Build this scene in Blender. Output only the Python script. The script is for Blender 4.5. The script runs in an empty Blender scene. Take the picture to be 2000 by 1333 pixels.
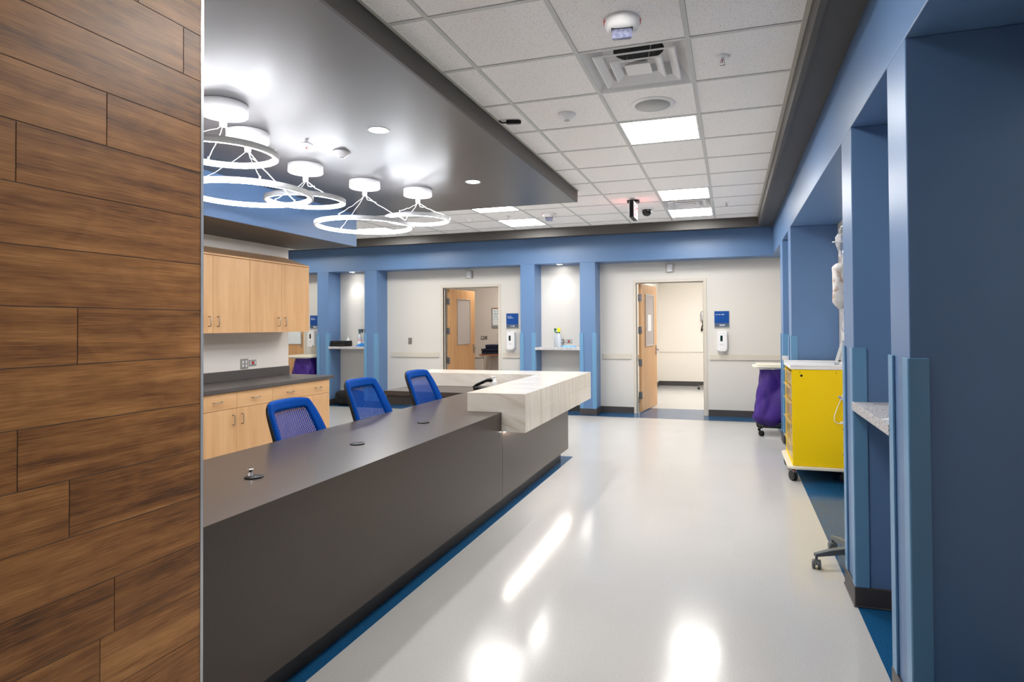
import bpy, bmesh, math, random
from mathutils import Vector, Matrix
random.seed(7)
PI = math.pi
scene = bpy.context.scene
COL = scene.collection

# ------------------------------------------------------------------ materials
def lin(c):
    out = []
    for v in c:
        v /= 255.0
        out.append(v / 12.92 if v <= 0.04045 else ((v + 0.055) / 1.055) ** 2.4)
    return (out[0], out[1], out[2], 1.0)

class N:
    """small helper around a node tree"""
    def __init__(s, m):
        m.use_nodes = True
        s.t = m.node_tree
        s.t.nodes.clear()
        s.out = s.add('ShaderNodeOutputMaterial')
    def add(s, typ, **kw):
        n = s.t.nodes.new(typ)
        for k, v in kw.items():
            setattr(n, k, v)
        return n
    def link(s, a, b):
        s.t.links.new(a, b)

def mat(name, rgb, rough=0.5, metal=0.0, var=0.0, vscale=8.0, stretch=(1, 1, 1), bump=0.0, bscale=200.0,
        spec=0.5, coat=0.0, trans=0.0, rgb2=None, alpha=1.0, detail=3.0, sharp=None, rvar=0.0):
    m = bpy.data.materials.new(name)
    n = N(m)
    b = n.add('ShaderNodeBsdfPrincipled')
    n.link(b.outputs[0], n.out.inputs[0])
    b.inputs['Roughness'].default_value = rough
    b.inputs['Metallic'].default_value = metal
    b.inputs['Specular IOR Level'].default_value = spec
    b.inputs['Coat Weight'].default_value = coat
    b.inputs['Coat Roughness'].default_value = 0.08
    b.inputs['Transmission Weight'].default_value = trans
    b.inputs['Alpha'].default_value = alpha
    c = lin(rgb)
    tc = n.add('ShaderNodeTexCoord')
    mp = n.add('ShaderNodeMapping')
    mp.inputs['Scale'].default_value = stretch
    n.link(tc.outputs['Object'], mp.inputs[0])
    if var > 0 or rgb2:
        ns = n.add('ShaderNodeTexNoise')
        ns.inputs['Scale'].default_value = vscale
        ns.inputs['Detail'].default_value = detail
        n.link(mp.outputs[0], ns.inputs['Vector'])
        cr = n.add('ShaderNodeValToRGB')
        e = cr.color_ramp.elements
        lo, hi = sharp if sharp else (0.3, 0.7)
        e[0].position, e[1].position = lo, hi
        if rgb2:
            e[0].color, e[1].color = lin(rgb2), c
        else:
            e[0].color = tuple(x * (1 - var) for x in c[:3]) + (1,)
            e[1].color = tuple(min(1, x * (1 + var)) for x in c[:3]) + (1,)
        n.link(ns.outputs['Fac'], cr.inputs[0])
        n.link(cr.outputs[0], b.inputs['Base Color'])
        if rvar:
            mr = n.add('ShaderNodeMapRange')
            mr.inputs['To Min'].default_value = rough - rvar
            mr.inputs['To Max'].default_value = rough + rvar
            n.link(ns.outputs['Fac'], mr.inputs[0])
            n.link(mr.outputs[0], b.inputs['Roughness'])
    else:
        b.inputs['Base Color'].default_value = c
    if bump > 0:
        nb = n.add('ShaderNodeTexNoise')
        nb.inputs['Scale'].default_value = bscale
        nb.inputs['Detail'].default_value = 2
        n.link(mp.outputs[0], nb.inputs['Vector'])
        bp = n.add('ShaderNodeBump')
        bp.inputs['Strength'].default_value = bump
        bp.inputs['Distance'].default_value = 0.002
        n.link(nb.outputs['Fac'], bp.inputs['Height'])
        n.link(bp.outputs[0], b.inputs['Normal'])
    return m

def glow(name, rgb, strength):
    m = bpy.data.materials.new(name)
    n = N(m)
    e = n.add('ShaderNodeEmission')
    e.inputs[0].default_value = lin(rgb)
    e.inputs[1].default_value = strength
    n.link(e.outputs[0], n.out.inputs[0])
    return m

def floor_mat(name, rgb, rgb2, rough, seam):
    """resilient floor with fine speckle, faint tile-to-tile tone and hairline joints"""
    m = bpy.data.materials.new(name)
    n = N(m)
    b = n.add('ShaderNodeBsdfPrincipled')
    n.link(b.outputs[0], n.out.inputs[0])
    tc = n.add('ShaderNodeTexCoord')
    br = n.add('ShaderNodeTexBrick')
    br.offset = 0.0
    br.inputs['Scale'].default_value = 1.0
    br.inputs['Brick Width'].default_value = 0.3048
    br.inputs['Row Height'].default_value = 0.3048
    br.inputs['Mortar Size'].default_value = 0.0007
    a, c = lin(rgb), lin(rgb2)
    br.inputs['Color1'].default_value = a
    br.inputs['Color2'].default_value = tuple(x * 0.965 for x in a[:3]) + (1,)
    br.inputs['Mortar'].default_value = tuple(x * seam for x in a[:3]) + (1,)
    n.link(tc.outputs['Object'], br.inputs['Vector'])
    ns = n.add('ShaderNodeTexNoise')
    ns.inputs['Scale'].default_value = 160
    ns.inputs['Detail'].default_value = 4
    n.link(tc.outputs['Object'], ns.inputs['Vector'])
    cr = n.add('ShaderNodeValToRGB')
    cr.color_ramp.elements[0].position = 0.35
    cr.color_ramp.elements[1].position = 0.6
    n.link(ns.outputs['Fac'], cr.inputs[0])
    mx = n.add('ShaderNodeMix', data_type='RGBA')
    n.link(cr.outputs[0], mx.inputs['Factor'])
    mx.inputs['A'].default_value = c
    n.link(br.outputs['Color'], mx.inputs['B'])
    n.link(mx.outputs['Result'], b.inputs['Base Color'])
    n2 = n.add('ShaderNodeTexNoise')
    n2.inputs['Scale'].default_value = 3.0
    n.link(tc.outputs['Object'], n2.inputs['Vector'])
    mr = n.add('ShaderNodeMapRange')
    mr.inputs['To Min'].default_value = rough * 0.8
    mr.inputs['To Max'].default_value = rough * 1.25
    n.link(n2.outputs['Fac'], mr.inputs[0])
    n.link(mr.outputs[0], b.inputs['Roughness'])
    b.inputs['Specular IOR Level'].default_value = 0.5
    n3 = n.add('ShaderNodeTexNoise')
    n3.inputs['Scale'].default_value = 22.0
    n.link(tc.outputs['Object'], n3.inputs['Vector'])
    bp = n.add('ShaderNodeBump')
    bp.inputs['Strength'].default_value = 0.018
    bp.inputs['Distance'].default_value = 0.004
    n.link(n3.outputs['Fac'], bp.inputs['Height'])
    n.link(bp.outputs[0], b.inputs['Normal'])
    return m

def tile_wood_mat():
    """wood-look porcelain plank, each plank its own tone and grain (from the face attribute 'plank')"""
    m = bpy.data.materials.new('wood_look_tile')
    n = N(m)
    b = n.add('ShaderNodeBsdfPrincipled')
    n.link(b.outputs[0], n.out.inputs[0])
    tc = n.add('ShaderNodeTexCoord')
    at = n.add('ShaderNodeAttribute', attribute_name='plank')
    sc = n.add('ShaderNodeVectorMath', operation='SCALE')
    sc.inputs[0].default_value = (3.7, 9.1, 5.3)
    n.link(at.outputs['Fac'], sc.inputs['Scale'])
    ad = n.add('ShaderNodeVectorMath', operation='ADD')
    n.link(tc.outputs['Object'], ad.inputs[0])
    n.link(sc.outputs[0], ad.inputs[1])
    def noise(stretch, scale, detail, dist=0.0):
        mp = n.add('ShaderNodeMapping')
        mp.inputs['Scale'].default_value = stretch
        n.link(ad.outputs[0], mp.inputs[0])
        t = n.add('ShaderNodeTexNoise')
        t.inputs['Scale'].default_value = scale
        t.inputs['Detail'].default_value = detail
        t.inputs['Distortion'].default_value = dist
        n.link(mp.outputs[0], t.inputs['Vector'])
        return t.outputs['Fac']
    broad = noise((1, 1.1, 17), 1.4, 5, 0.35)
    fine = noise((1, 5, 170), 2.0, 6, 0.15)
    knots = noise((1, 5, 9), 1.6, 2, 1.2)
    def math_(op, a, v, bsock=None):
        q = n.add('ShaderNodeMath', operation=op)
        n.link(a, q.inputs[0])
        if bsock is not None:
            n.link(bsock, q.inputs[1])
        else:
            q.inputs[1].default_value = v
        return q.outputs[0]
    s = math_('MULTIPLY', broad, 0.52)
    s = math_('ADD', s, 0, math_('MULTIPLY', fine, 0.38))
    s = math_('ADD', s, 0, math_('MULTIPLY', knots, 0.16))
    s = math_('ADD', s, 0, math_('MULTIPLY', at.outputs['Fac'], 0.10))
    cr = n.add('ShaderNodeValToRGB')
    e = cr.color_ramp.elements
    e[0].position, e[0].color = 0.40, lin((78, 46, 20))
    e[1].position, e[1].color = 0.74, lin((196, 140, 82))
    for p, c in ((0.47, (116, 73, 33)), (0.55, (146, 95, 47)), (0.63, (168, 114, 60))):
        q = cr.color_ramp.elements.new(p)
        q.color = lin(c)
    n.link(s, cr.inputs[0])
    n.link(cr.outputs[0], b.inputs['Base Color'])
    b.inputs['Roughness'].default_value = 0.42
    bp = n.add('ShaderNodeBump')
    bp.inputs['Strength'].default_value = 0.15
    bp.inputs['Distance'].default_value = 0.001
    n.link(fine, bp.inputs['Height'])
    n.link(bp.outputs[0], b.inputs['Normal'])
    return m

def act_mat():
    """mineral-fibre lay-in tile: matte off-white with small dark fissures"""
    m = bpy.data.materials.new('acoustic_tile')
    n = N(m)
    b = n.add('ShaderNodeBsdfPrincipled')
    n.link(b.outputs[0], n.out.inputs[0])
    b.inputs['Roughness'].default_value = 0.95
    b.inputs['Specular IOR Level'].default_value = 0.1
    tc = n.add('ShaderNodeTexCoord')
    t = n.add('ShaderNodeTexNoise')
    t.inputs['Scale'].default_value = 130
    t.inputs['Detail'].default_value = 5
    n.link(tc.outputs['Object'], t.inputs['Vector'])
    cr = n.add('ShaderNodeValToRGB')
    e = cr.color_ramp.elements
    e[0].position, e[0].color = 0.31, lin((206, 204, 201))
    e[1].position, e[1].color = 0.43, lin((250, 249, 248))
    n.link(t.outputs['Fac'], cr.inputs[0])
    n.link(cr.outputs[0], b.inputs['Base Color'])
    bp = n.add('ShaderNodeBump')
    bp.inputs['Strength'].default_value = 0.25
    bp.inputs['Distance'].default_value = 0.002
    n.link(t.outputs['Fac'], bp.inputs['Height'])
    n.link(bp.outputs[0], b.inputs['Normal'])
    return m

def mesh_fabric(name, rgb, axis_u=1, axis_v=2, pitch=0.0085, hole=0.30):
    """open-weave chair fabric: real see-through holes in a diamond lattice"""
    m = bpy.data.materials.new(name)
    n = N(m)
    b = n.add('ShaderNodeBsdfPrincipled')
    b.inputs['Base Color'].default_value = lin(rgb)
    b.inputs['Roughness'].default_value = 0.75
    b.inputs['Specular IOR Level'].default_value = 0.08
    tc = n.add('ShaderNodeTexCoord')
    mp = n.add('ShaderNodeMapping')
    mp.inputs['Rotation'].default_value = (math.radians(45), 0, 0)
    mp.inputs['Scale'].default_value = (0, 1 / pitch, 1 / pitch)
    n.link(tc.outputs['Object'], mp.inputs[0])
    sp = n.add('ShaderNodeSeparateXYZ')
    n.link(mp.outputs[0], sp.inputs[0])
    cb = n.add('ShaderNodeCombineXYZ')
    n.link(sp.outputs[1], cb.inputs[0])
    n.link(sp.outputs[2], cb.inputs[1])
    v = n.add('ShaderNodeTexVoronoi', voronoi_dimensions='2D')
    v.inputs['Scale'].default_value = 1.0
    v.inputs['Randomness'].default_value = 0.0
    n.link(cb.outputs[0], v.inputs['Vector'])
    lt = n.add('ShaderNodeMath', operation='LESS_THAN')
    lt.inputs[1].default_value = hole
    n.link(v.outputs['Distance'], lt.inputs[0])
    tr = n.add('ShaderNodeBsdfTransparent')
    mx = n.add('ShaderNodeMixShader')
    n.link(lt.outputs[0], mx.inputs[0])
    n.link(b.outputs[0], mx.inputs[1])
    n.link(tr.outputs[0], mx.inputs[2])
    n.link(mx.outputs[0], n.out.inputs[0])
    return m

def stone_mat():
    """vein-cut cream stone: thin slightly tilted layers"""
    m = bpy.data.materials.new('vein_cut_stone')
    n = N(m)
    b = n.add('ShaderNodeBsdfPrincipled')
    n.link(b.outputs[0], n.out.inputs[0])
    b.inputs['Roughness'].default_value = 0.2
    tc = n.add('ShaderNodeTexCoord')
    m1 = n.add('ShaderNodeMapping')
    m1.inputs['Rotation'].default_value = (math.radians(-5), 0, math.radians(2))
    n.link(tc.outputs['Object'], m1.inputs[0])
    def layer(sc, scale, lo, hi):
        m2 = n.add('ShaderNodeMapping')
        m2.inputs['Scale'].default_value = sc
        n.link(m1.outputs[0], m2.inputs[0])
        t = n.add('ShaderNodeTexNoise')
        t.inputs['Scale'].default_value = scale
        t.inputs['Detail'].default_value = 5
        t.inputs['Roughness'].default_value = 0.6
        t.inputs['Distortion'].default_value = 0.3
        n.link(m2.outputs[0], t.inputs['Vector'])
        r = n.add('ShaderNodeMapRange')
        r.inputs['From Min'].default_value = lo
        r.inputs['From Max'].default_value = hi
        n.link(t.outputs['Fac'], r.inputs[0])
        return r.outputs[0]
    a = layer((1.0, 34, 1.2), 1.0, 0.30, 0.62)
    c = layer((1.6, 130, 2.0), 1.0, 0.26, 0.48)
    x = n.add('ShaderNodeMix', data_type='RGBA')
    x.inputs['A'].default_value = lin((212, 201, 187))
    x.inputs['B'].default_value = lin((236, 230, 220))
    n.link(a, x.inputs['Factor'])
    y = n.add('ShaderNodeMix', data_type='RGBA')
    y.inputs['A'].default_value = lin((204, 190, 172))
    n.link(x.outputs['Result'], y.inputs['B'])
    n.link(c, y.inputs['Factor'])
    n.link(y.outputs['Result'], b.inputs['Base Color'])
    return m

def terrazzo_mat():
    m = bpy.data.materials.new('speckled_solid_surface')
    n = N(m)
    b = n.add('ShaderNodeBsdfPrincipled')
    n.link(b.outputs[0], n.out.inputs[0])
    b.inputs['Roughness'].default_value = 0.35
    tc = n.add('ShaderNodeTexCoord')
    v = n.add('ShaderNodeTexVoronoi')
    v.inputs['Scale'].default_value = 210
    n.link(tc.outputs['Object'], v.inputs['Vector'])
    cr = n.add('ShaderNodeValToRGB')
    cr.color_ramp.interpolation = 'CONSTANT'
    e = cr.color_ramp.elements
    e[0].position, e[0].color = 0.0, lin((196, 194, 196))
    e[1].position, e[1].color = 0.45, lin((222, 220, 222))
    for p, c in ((0.72, (160, 158, 165)), (0.86, (110, 108, 116)), (0.95, (60, 58, 66))):
        q = e.new(p)
        q.color = lin(c)
    sp = n.add('ShaderNodeSeparateColor')
    n.link(v.outputs['Color'], sp.inputs[0])
    n.link(sp.outputs[0], cr.inputs[0])
    n.link(cr.outputs[0], b.inputs['Base Color'])
    return m

M = {}
M['blue'] = mat('blue_wall_paint', (97, 130, 174), 0.38, var=0.02, vscale=2, bump=0.04, bscale=350)
M['cream'] = mat('warm_white_paint', (226, 220, 212), 0.55, bump=0.03, bscale=350)
M['white'] = mat('white_wall_paint', (217, 214, 208), 0.55, bump=0.03, bscale=350)
M['roomcream'] = mat('patient_room_paint', (235, 229, 219), 0.55)
M['roomgrey'] = mat('office_room_paint', (214, 205, 196), 0.55)
M['gray'] = mat('charcoal_soffit_paint', (68, 65, 63), 0.5, bump=0.03, bscale=300)
M['cloud'] = mat('grey_satin_ceiling_paint', (84, 82, 83), 0.36, bump=0.05, bscale=60, spec=0.6)
M['guard'] = mat('blue_vinyl_guard', (102, 150, 190), 0.35, bump=0.03, bscale=500)
M['base'] = mat('dark_grey_rubber', (70, 66, 66), 0.45, var=0.05)
M['rail'] = mat('beige_vinyl_rail', (212, 205, 192), 0.45)
M['frame'] = mat('door_frame_enamel', (214, 206, 194), 0.4)
M['tee'] = mat('ceiling_grid_white', (205, 207, 206), 0.5)
M['act'] = act_mat()
M['angle'] = mat('grey_ceiling_angle', (190, 188, 180), 0.5)
M['floor'] = floor_mat('white_resilient_floor', (200, 199, 198), (186, 185, 183), 0.15, 0.93)
M['bluefloor'] = floor_mat('blue_resilient_floor', (30, 92, 138), (14, 66, 108), 0.17, 0.9)
M['tile'] = tile_wood_mat()
M['grout'] = mat('grey_grout', (150, 136, 124), 0.9, var=0.1)
M['alu'] = mat('satin_aluminium', (205, 208, 212), 0.3, metal=0.9)
M['nickel'] = mat('brushed_nickel', (172, 166, 156), 0.32, metal=1.0)
M['steel'] = mat('stainless_plate', (168, 165, 160), 0.35, metal=0.85)
M['chrome'] = mat('polished_chrome', (225, 226, 228), 0.08, metal=1.0)
M['hinge'] = mat('grey_steel_hinge', (120, 124, 130), 0.35, metal=0.8)
M['maple'] = mat('maple_laminate', (222, 178, 128), 0.42, rgb2=(205, 157, 108), vscale=2.5, stretch=(5, 5, 0.5), detail=5)
M['maple_h'] = mat('maple_laminate_horizontal', (222, 178, 128), 0.42, rgb2=(205, 157, 108), vscale=2.5, stretch=(5, 0.5, 5), detail=5)
M['maple_dark'] = mat('cabinet_reveal', (120, 86, 56), 0.6)
M['doorwood'] = mat('maple_door_veneer', (220, 174, 124), 0.4, rgb2=(202, 152, 102), vscale=2.5, stretch=(7, 7, 0.5), detail=5)
M['counter'] = mat('taupe_laminate', (66, 56, 50), 0.28, spec=0.5, var=0.06, vscale=60, detail=5)
M['countertop_cab'] = mat('dark_grey_laminate', (82, 77, 75), 0.33, var=0.06, vscale=60)
M['toe'] = mat('black_toe_kick', (46, 43, 41), 0.45)
M['stone'] = stone_mat()
M['chairblue'] = mat('royal_blue_fabric', (2, 66, 150), 0.75, spec=0.08, var=0.06, vscale=120, bump=0.1, bscale=500)
M['chairmesh'] = mesh_fabric('royal_blue_mesh', (2, 64, 146), pitch=0.012, hole=0.26)
M['black'] = mat('black_plastic', (13, 13, 14), 0.4, spec=0.25)
M['blackmatte'] = mat('black_cloth', (17, 17, 19), 0.85, var=0.2, vscale=30, bump=0.2, bscale=250)
M['navy'] = mat('navy_cloth', (22, 29, 52), 0.9, var=0.15, vscale=30, bump=0.2, bscale=200)
M['rubber'] = mat('caster_rubber', (40, 42, 44), 0.5)
M['grayplastic'] = mat('grey_caster_plastic', (98, 103, 104), 0.4)
M['whiteplastic'] = mat('white_plastic', (236, 236, 238), 0.3)
M['ringbody'] = mat('ring_housing_grey', (206, 207, 210), 0.4)
M['whitemetal'] = mat('white_powder_coat', (238, 238, 238), 0.35)
M['offwhite'] = mat('ivory_plastic', (232, 226, 208), 0.35)
M['darkgreen'] = mat('dark_sensor_window', (18, 48, 44), 0.12)
M['purple'] = mat('purple_nylon', (58, 22, 124), 0.55, var=0.12, vscale=6, bump=0.08, bscale=120)
M['yellow'] = mat('yellow_powder_coat', (250, 214, 0), 0.42, spec=0.3, bump=0.02, bscale=300)
M['clear'] = mat('clear_amber_acrylic', (236, 206, 120), 0.1, alpha=0.42)
M['clearbag'] = mat('clear_film', (232, 236, 245), 0.12, trans=0.75)
M['packwhite'] = mat('white_packaging', (236, 233, 230), 0.4, rgb2=(196, 172, 156), vscale=26, sharp=(0.36, 0.5))
M['packblue'] = mat('blue_print_packaging', (120, 140, 200), 0.4, rgb2=(226, 226, 236), vscale=40)
M['terrazzo'] = terrazzo_mat()
M['signblue'] = mat('sign_blue', (0, 72, 150), 0.3)
M['signgray'] = mat('sign_slate', (84, 98, 116), 0.35)
M['signtext'] = mat('sign_lettering', (226, 234, 244), 0.5)
M['board'] = mat('grey_tack_fabric', (190, 180, 174), 0.85, var=0.05, vscale=80)
M['paper'] = mat('white_paper', (240, 240, 240), 0.7)
M['whiteboard'] = mat('dry_erase_white', (226, 232, 234), 0.2)
M['cyan'] = mat('teal_marker_ink', (110, 190, 196), 0.6)
M['walnut'] = mat('brown_wood_edge', (150, 96, 66), 0.5, var=0.1, stretch=(1, 1, 6))
M['red'] = mat('red_plastic', (200, 44, 36), 0.4)
M['pinkred'] = mat('red_printed_text', (214, 70, 84), 0.5)
M['green'] = mat('green_plastic', (20, 96, 52), 0.35)
M['yellowplastic'] = mat('yellow_plastic', (246, 226, 24), 0.35)
M['tealdark'] = mat('dark_grey_trigger', (70, 96, 104), 0.4)
M['bottle'] = mat('translucent_white_bottle', (226, 232, 240), 0.25, trans=0.25)
M['bluecloth'] = mat('light_blue_wipe', (128, 186, 232), 0.8)
M['wipeblue'] = mat('mid_blue_wipe', (40, 130, 210), 0.7)
M['greengrey'] = mat('speaker_grille', (176, 178, 178), 0.6, bump=0.3, bscale=900)
M['duct'] = mat('dark_duct', (20, 22, 26), 0.8)
M['lens'] = mat('clear_strobe_lens', (206, 210, 236), 0.06, trans=0.6, rgb2=(120, 126, 170), vscale=60)
M['domeblack'] = mat('smoked_dome', (12, 13, 16), 0.08)
M['concrete_dark'] = mat('unlit_room_shell', (120, 112, 104), 0.8)
E_PANEL, E_RING, E_DOWN = 18.5, 34.0, 24.0
M['panel_on'] = glow('led_panel_light', (255, 252, 246), E_PANEL)
M['ring_on'] = glow('led_ring_light', (246, 248, 255), E_RING)
M['down_on'] = glow('downlight_light', (255, 252, 246), E_DOWN)
M['room_on'] = glow('room_panel_light', (253, 251, 249), 23.0)
M['office_fill_on'] = glow('office_fill_light', (255, 246, 236), 16.0)  # glow of the panel added to lift the dark office
M['strip_on'] = glow('under_counter_strip_light', (255, 248, 242), 30.0)
M['exit_face'] = glow('exit_sign_face', (255, 244, 244), 1.0)
M['exit_red'] = glow('exit_sign_letters', (255, 26, 30), 5.0)

# ------------------------------------------------------------------ mesh helper
class MB:
    def __init__(s):
        s.bm = bmesh.new()
        s.mats = []
        s.cur = 0
    def use(s, key):
        m = M[key]
        if m not in s.mats:
            s.mats.append(m)
        s.cur = s.mats.index(m)
        return s
    def _f(s, vs, smooth=False):
        try:
            f = s.bm.faces.new(vs)
        except ValueError:
            return None
        f.material_index = s.cur
        f.smooth = smooth
        return f
    def box(s, x0, x1, y0, y1, z0, z1):
        p = [s.bm.verts.new((x, y, z)) for x in (x0, x1) for y in (y0, y1) for z in (z0, z1)]
        for q in ((0, 1, 3, 2), (4, 6, 7, 5), (0, 4, 5, 1), (2, 3, 7, 6), (0, 2, 6, 4), (1, 5, 7, 3)):
            s._f([p[i] for i in q])
        return s
    def prism(s, pts, a, b, axis='z'):
        """extrude a closed 2-D outline (counter-clockwise) along an axis"""
        def P(u, v, w):
            return {'z': (u, v, w), 'y': (u, w, v), 'x': (w, u, v)}[axis]
        lo = [s.bm.verts.new(P(u, v, a)) for u, v in pts]
        hi = [s.bm.verts.new(P(u, v, b)) for u, v in pts]
        k = len(pts)
        s._f(lo[::-1])
        s._f(hi)
        for i in range(k):
            s._f([lo[i], lo[(i + 1) % k], hi[(i + 1) % k], hi[i]])
        return s
    def lathe(s, prof, seg=24, center=(0, 0, 0), axis='z', smooth=True, caps=True):
        """prof: list of (radius, height)"""
        rings = []
        for r, h in prof:
            ring = []
            for i in range(seg):
                a = 2 * PI * i / seg
                u, v = r * math.cos(a), r * math.sin(a)
                c = {'z': (u, v, h), 'y': (u, h, v), 'x': (h, u, v)}[axis]
                ring.append(s.bm.verts.new((c[0] + center[0], c[1] + center[1], c[2] + center[2])))
            rings.append(ring)
        for a, b in zip(rings, rings[1:]):
            for i in range(seg):
                s._f([a[i], a[(i + 1) % seg], b[(i + 1) % seg], b[i]], smooth)
        if caps:
            s._f(rings[0][::-1])
            s._f(rings[-1])
        return s
    def cyl(s, c, r, h, seg=20, axis='z'):
        return s.lathe([(r, 0), (r, h)], seg, c, axis)
    def tube(s, pts, r, seg=8, closed=False):
        pts = [Vector(p) for p in pts]
        rings = []
        k = len(pts)
        up = None
        for i, p in enumerate(pts):
            if closed:
                d = pts[(i + 1) % k] - pts[i - 1]
            else:
                d = pts[min(i + 1, k - 1)] - pts[max(i - 1, 0)]
            d.normalize()
            if up is None:
                up = Vector((0, 0, 1)) if abs(d.z) < 0.9 else Vector((1, 0, 0))
            a = d.cross(up)
            if a.length < 1e-6:
                a = d.orthogonal()
            a.normalize()
            b = a.cross(d).normalized()
            up = b
            rr = r[i] if isinstance(r, (list, tuple)) else r
            rings.append([s.bm.verts.new(p + a * rr * math.cos(2 * PI * j / seg) + b * rr * math.sin(2 * PI * j / seg)) for j in range(seg)])
        pairs = list(zip(rings, rings[1:])) + ([(rings[-1], rings[0])] if closed else [])
        for q, w in pairs:
            for j in range(seg):
                s._f([q[j], q[(j + 1) % seg], w[(j + 1) % seg], w[j]], True)
        if not closed:
            s._f(rings[0][::-1])
            s._f(rings[-1])
        return s
    def grid(s, fn, nu, nv, smooth=True, thick=None):
        """surface patch fn(u,v)->point; thick gives an offset vector for a solid slab"""
        def layer(off):
            return [[s.bm.verts.new(Vector(fn(i / nu, j / nv)) + off) for j in range(nv + 1)] for i in range(nu + 1)]
        a = layer(Vector((0, 0, 0)))
        for i in range(nu):
            for j in range(nv):
                s._f([a[i][j], a[i + 1][j], a[i + 1][j + 1], a[i][j + 1]], smooth)
        if thick is not None:
            b = layer(Vector(thick))
            for i in range(nu):
                for j in range(nv):
                    s._f([b[i][j], b[i][j + 1], b[i + 1][j + 1], b[i + 1][j]], smooth)
            for i in range(nu):
                s._f([a[i][0], b[i][0], b[i + 1][0], a[i + 1][0]])
                s._f([a[i][nv], a[i + 1][nv], b[i + 1][nv], b[i][nv]])
            for j in range(nv):
                s._f([a[0][j], a[0][j + 1], b[0][j + 1], b[0][j]])
                s._f([a[nu][j], b[nu][j], b[nu][j + 1], a[nu][j + 1]])
        return s
    def xform(s, mx):
        bmesh.ops.transform(s.bm, matrix=mx, verts=s.bm.verts)
        return s
    def build(s, name, parent=None, bevel=0.0, segs=2, loc=None, fix=True):
        if fix:
            bmesh.ops.recalc_face_normals(s.bm, faces=s.bm.faces)
        me = bpy.data.meshes.new(name)
        s.bm.to_mesh(me)
        s.bm.free()
        for m in s.mats:
            me.materials.append(m)
        o = bpy.data.objects.new(name, me)
        COL.objects.link(o)
        if parent is not None:
            o.parent = parent
        if loc is not None:
            o.location = loc
        if bevel > 0:
            b = o.modifiers.new('bevel', 'BEVEL')
            b.width = bevel
            b.segments = segs
            b.limit_method = 'ANGLE'
            b.angle_limit = math.radians(40)
        return o

def tag(o, label, cat, group=None):
    o['label'] = label
    o['category'] = cat
    if group:
        o['group'] = group
    return o
def thing(name, label, cat, loc=(0, 0, 0), rz=0.0, group=None):
    o = bpy.data.objects.new(name, None)
    o.empty_display_size = 0.1
    COL.objects.link(o)
    o.location = loc
    o.rotation_euler = (0, 0, rz)
    return tag(o, label, cat, group)
def struct(o):
    o['kind'] = 'structure'
    return o
def kids(o):
    return [c for c in list(o.children)]
def dup(root, loc, rz, label, group=None):
    """copy a thing with its parts and sub-parts"""
    r = root.copy()
    COL.objects.link(r)
    r.location = loc
    r.rotation_euler = (0, 0, rz)
    r['label'] = label
    if group:
        r['group'] = group
    for ch in kids(root):
        c = ch.copy()
        COL.objects.link(c)
        c.parent = r
        for g in kids(ch):
            d = g.copy()
            COL.objects.link(d)
            d.parent = c
    return r
def rounded(w, h, r, seg=6, cx=0.0, cy=0.0):
    pts = []
    for (sx, sy, a0) in ((1, -1, -PI / 2), (1, 1, 0), (-1, 1, PI / 2), (-1, -1, PI)):
        ox, oy = cx + sx * (w / 2 - r), cy + sy * (h / 2 - r)
        for i in range(seg + 1):
            a = a0 + (PI / 2) * i / seg
            pts.append((ox + r * math.cos(a), oy + r * math.sin(a)))
    return pts
def text_mesh(body, size, matkey, name, parent, mx, extrude=0.0006, align='LEFT'):
    cu = bpy.data.curves.new(name + '_curve', 'FONT')
    cu.body = body
    cu.size = size
    cu.extrude = extrude
    cu.align_x = align
    tmp = bpy.data.objects.new('tmp_text', cu)
    COL.objects.link(tmp)
    bpy.context.view_layer.update()
    dg = bpy.context.evaluated_depsgraph_get()
    me = bpy.data.meshes.new_from_object(tmp.evaluated_get(dg))
    bpy.data.objects.remove(tmp)
    bpy.data.curves.remove(cu)
    me.transform(mx)
    me.materials.clear()
    me.materials.append(M[matkey])
    o = bpy.data.objects.new(name, me)
    COL.objects.link(o)
    o.parent = parent
    return o

# ------------------------------------------------------------------ camera (fitted to the photograph)
F_PX, YAW, PITCH, ROLL = 1178.22861, 0.29686872, 0.01498501, 0.00688426
cam_d = bpy.data.cameras.new('camera')
cam = bpy.data.objects.new('camera', cam_d)
COL.objects.link(cam)
cam_d.sensor_fit = 'HORIZONTAL'
cam_d.sensor_width = 36.0
cam_d.lens = F_PX / 2000 * 36.0
cam_d.shift_x = -0.0337
cam_d.shift_y = -0.0243
cam_d.clip_start = 0.02
fwd = Vector((-math.sin(YAW) * math.cos(PITCH), math.cos(YAW) * math.cos(PITCH), math.sin(PITCH)))
rgt = Vector((math.cos(YAW), math.sin(YAW), 0))
dwn = fwd.cross(rgt)
r2 = rgt * math.cos(ROLL) + dwn * math.sin(ROLL)
d2 = dwn * math.cos(ROLL) - rgt * math.sin(ROLL)
cam.matrix_world = Matrix(((r2.x, -d2.x, -fwd.x, 0), (r2.y, -d2.y, -fwd.y, 0), (r2.z, -d2.z, -fwd.z, 1.458), (0, 0, 0, 1)))
scene.camera = cam

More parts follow.
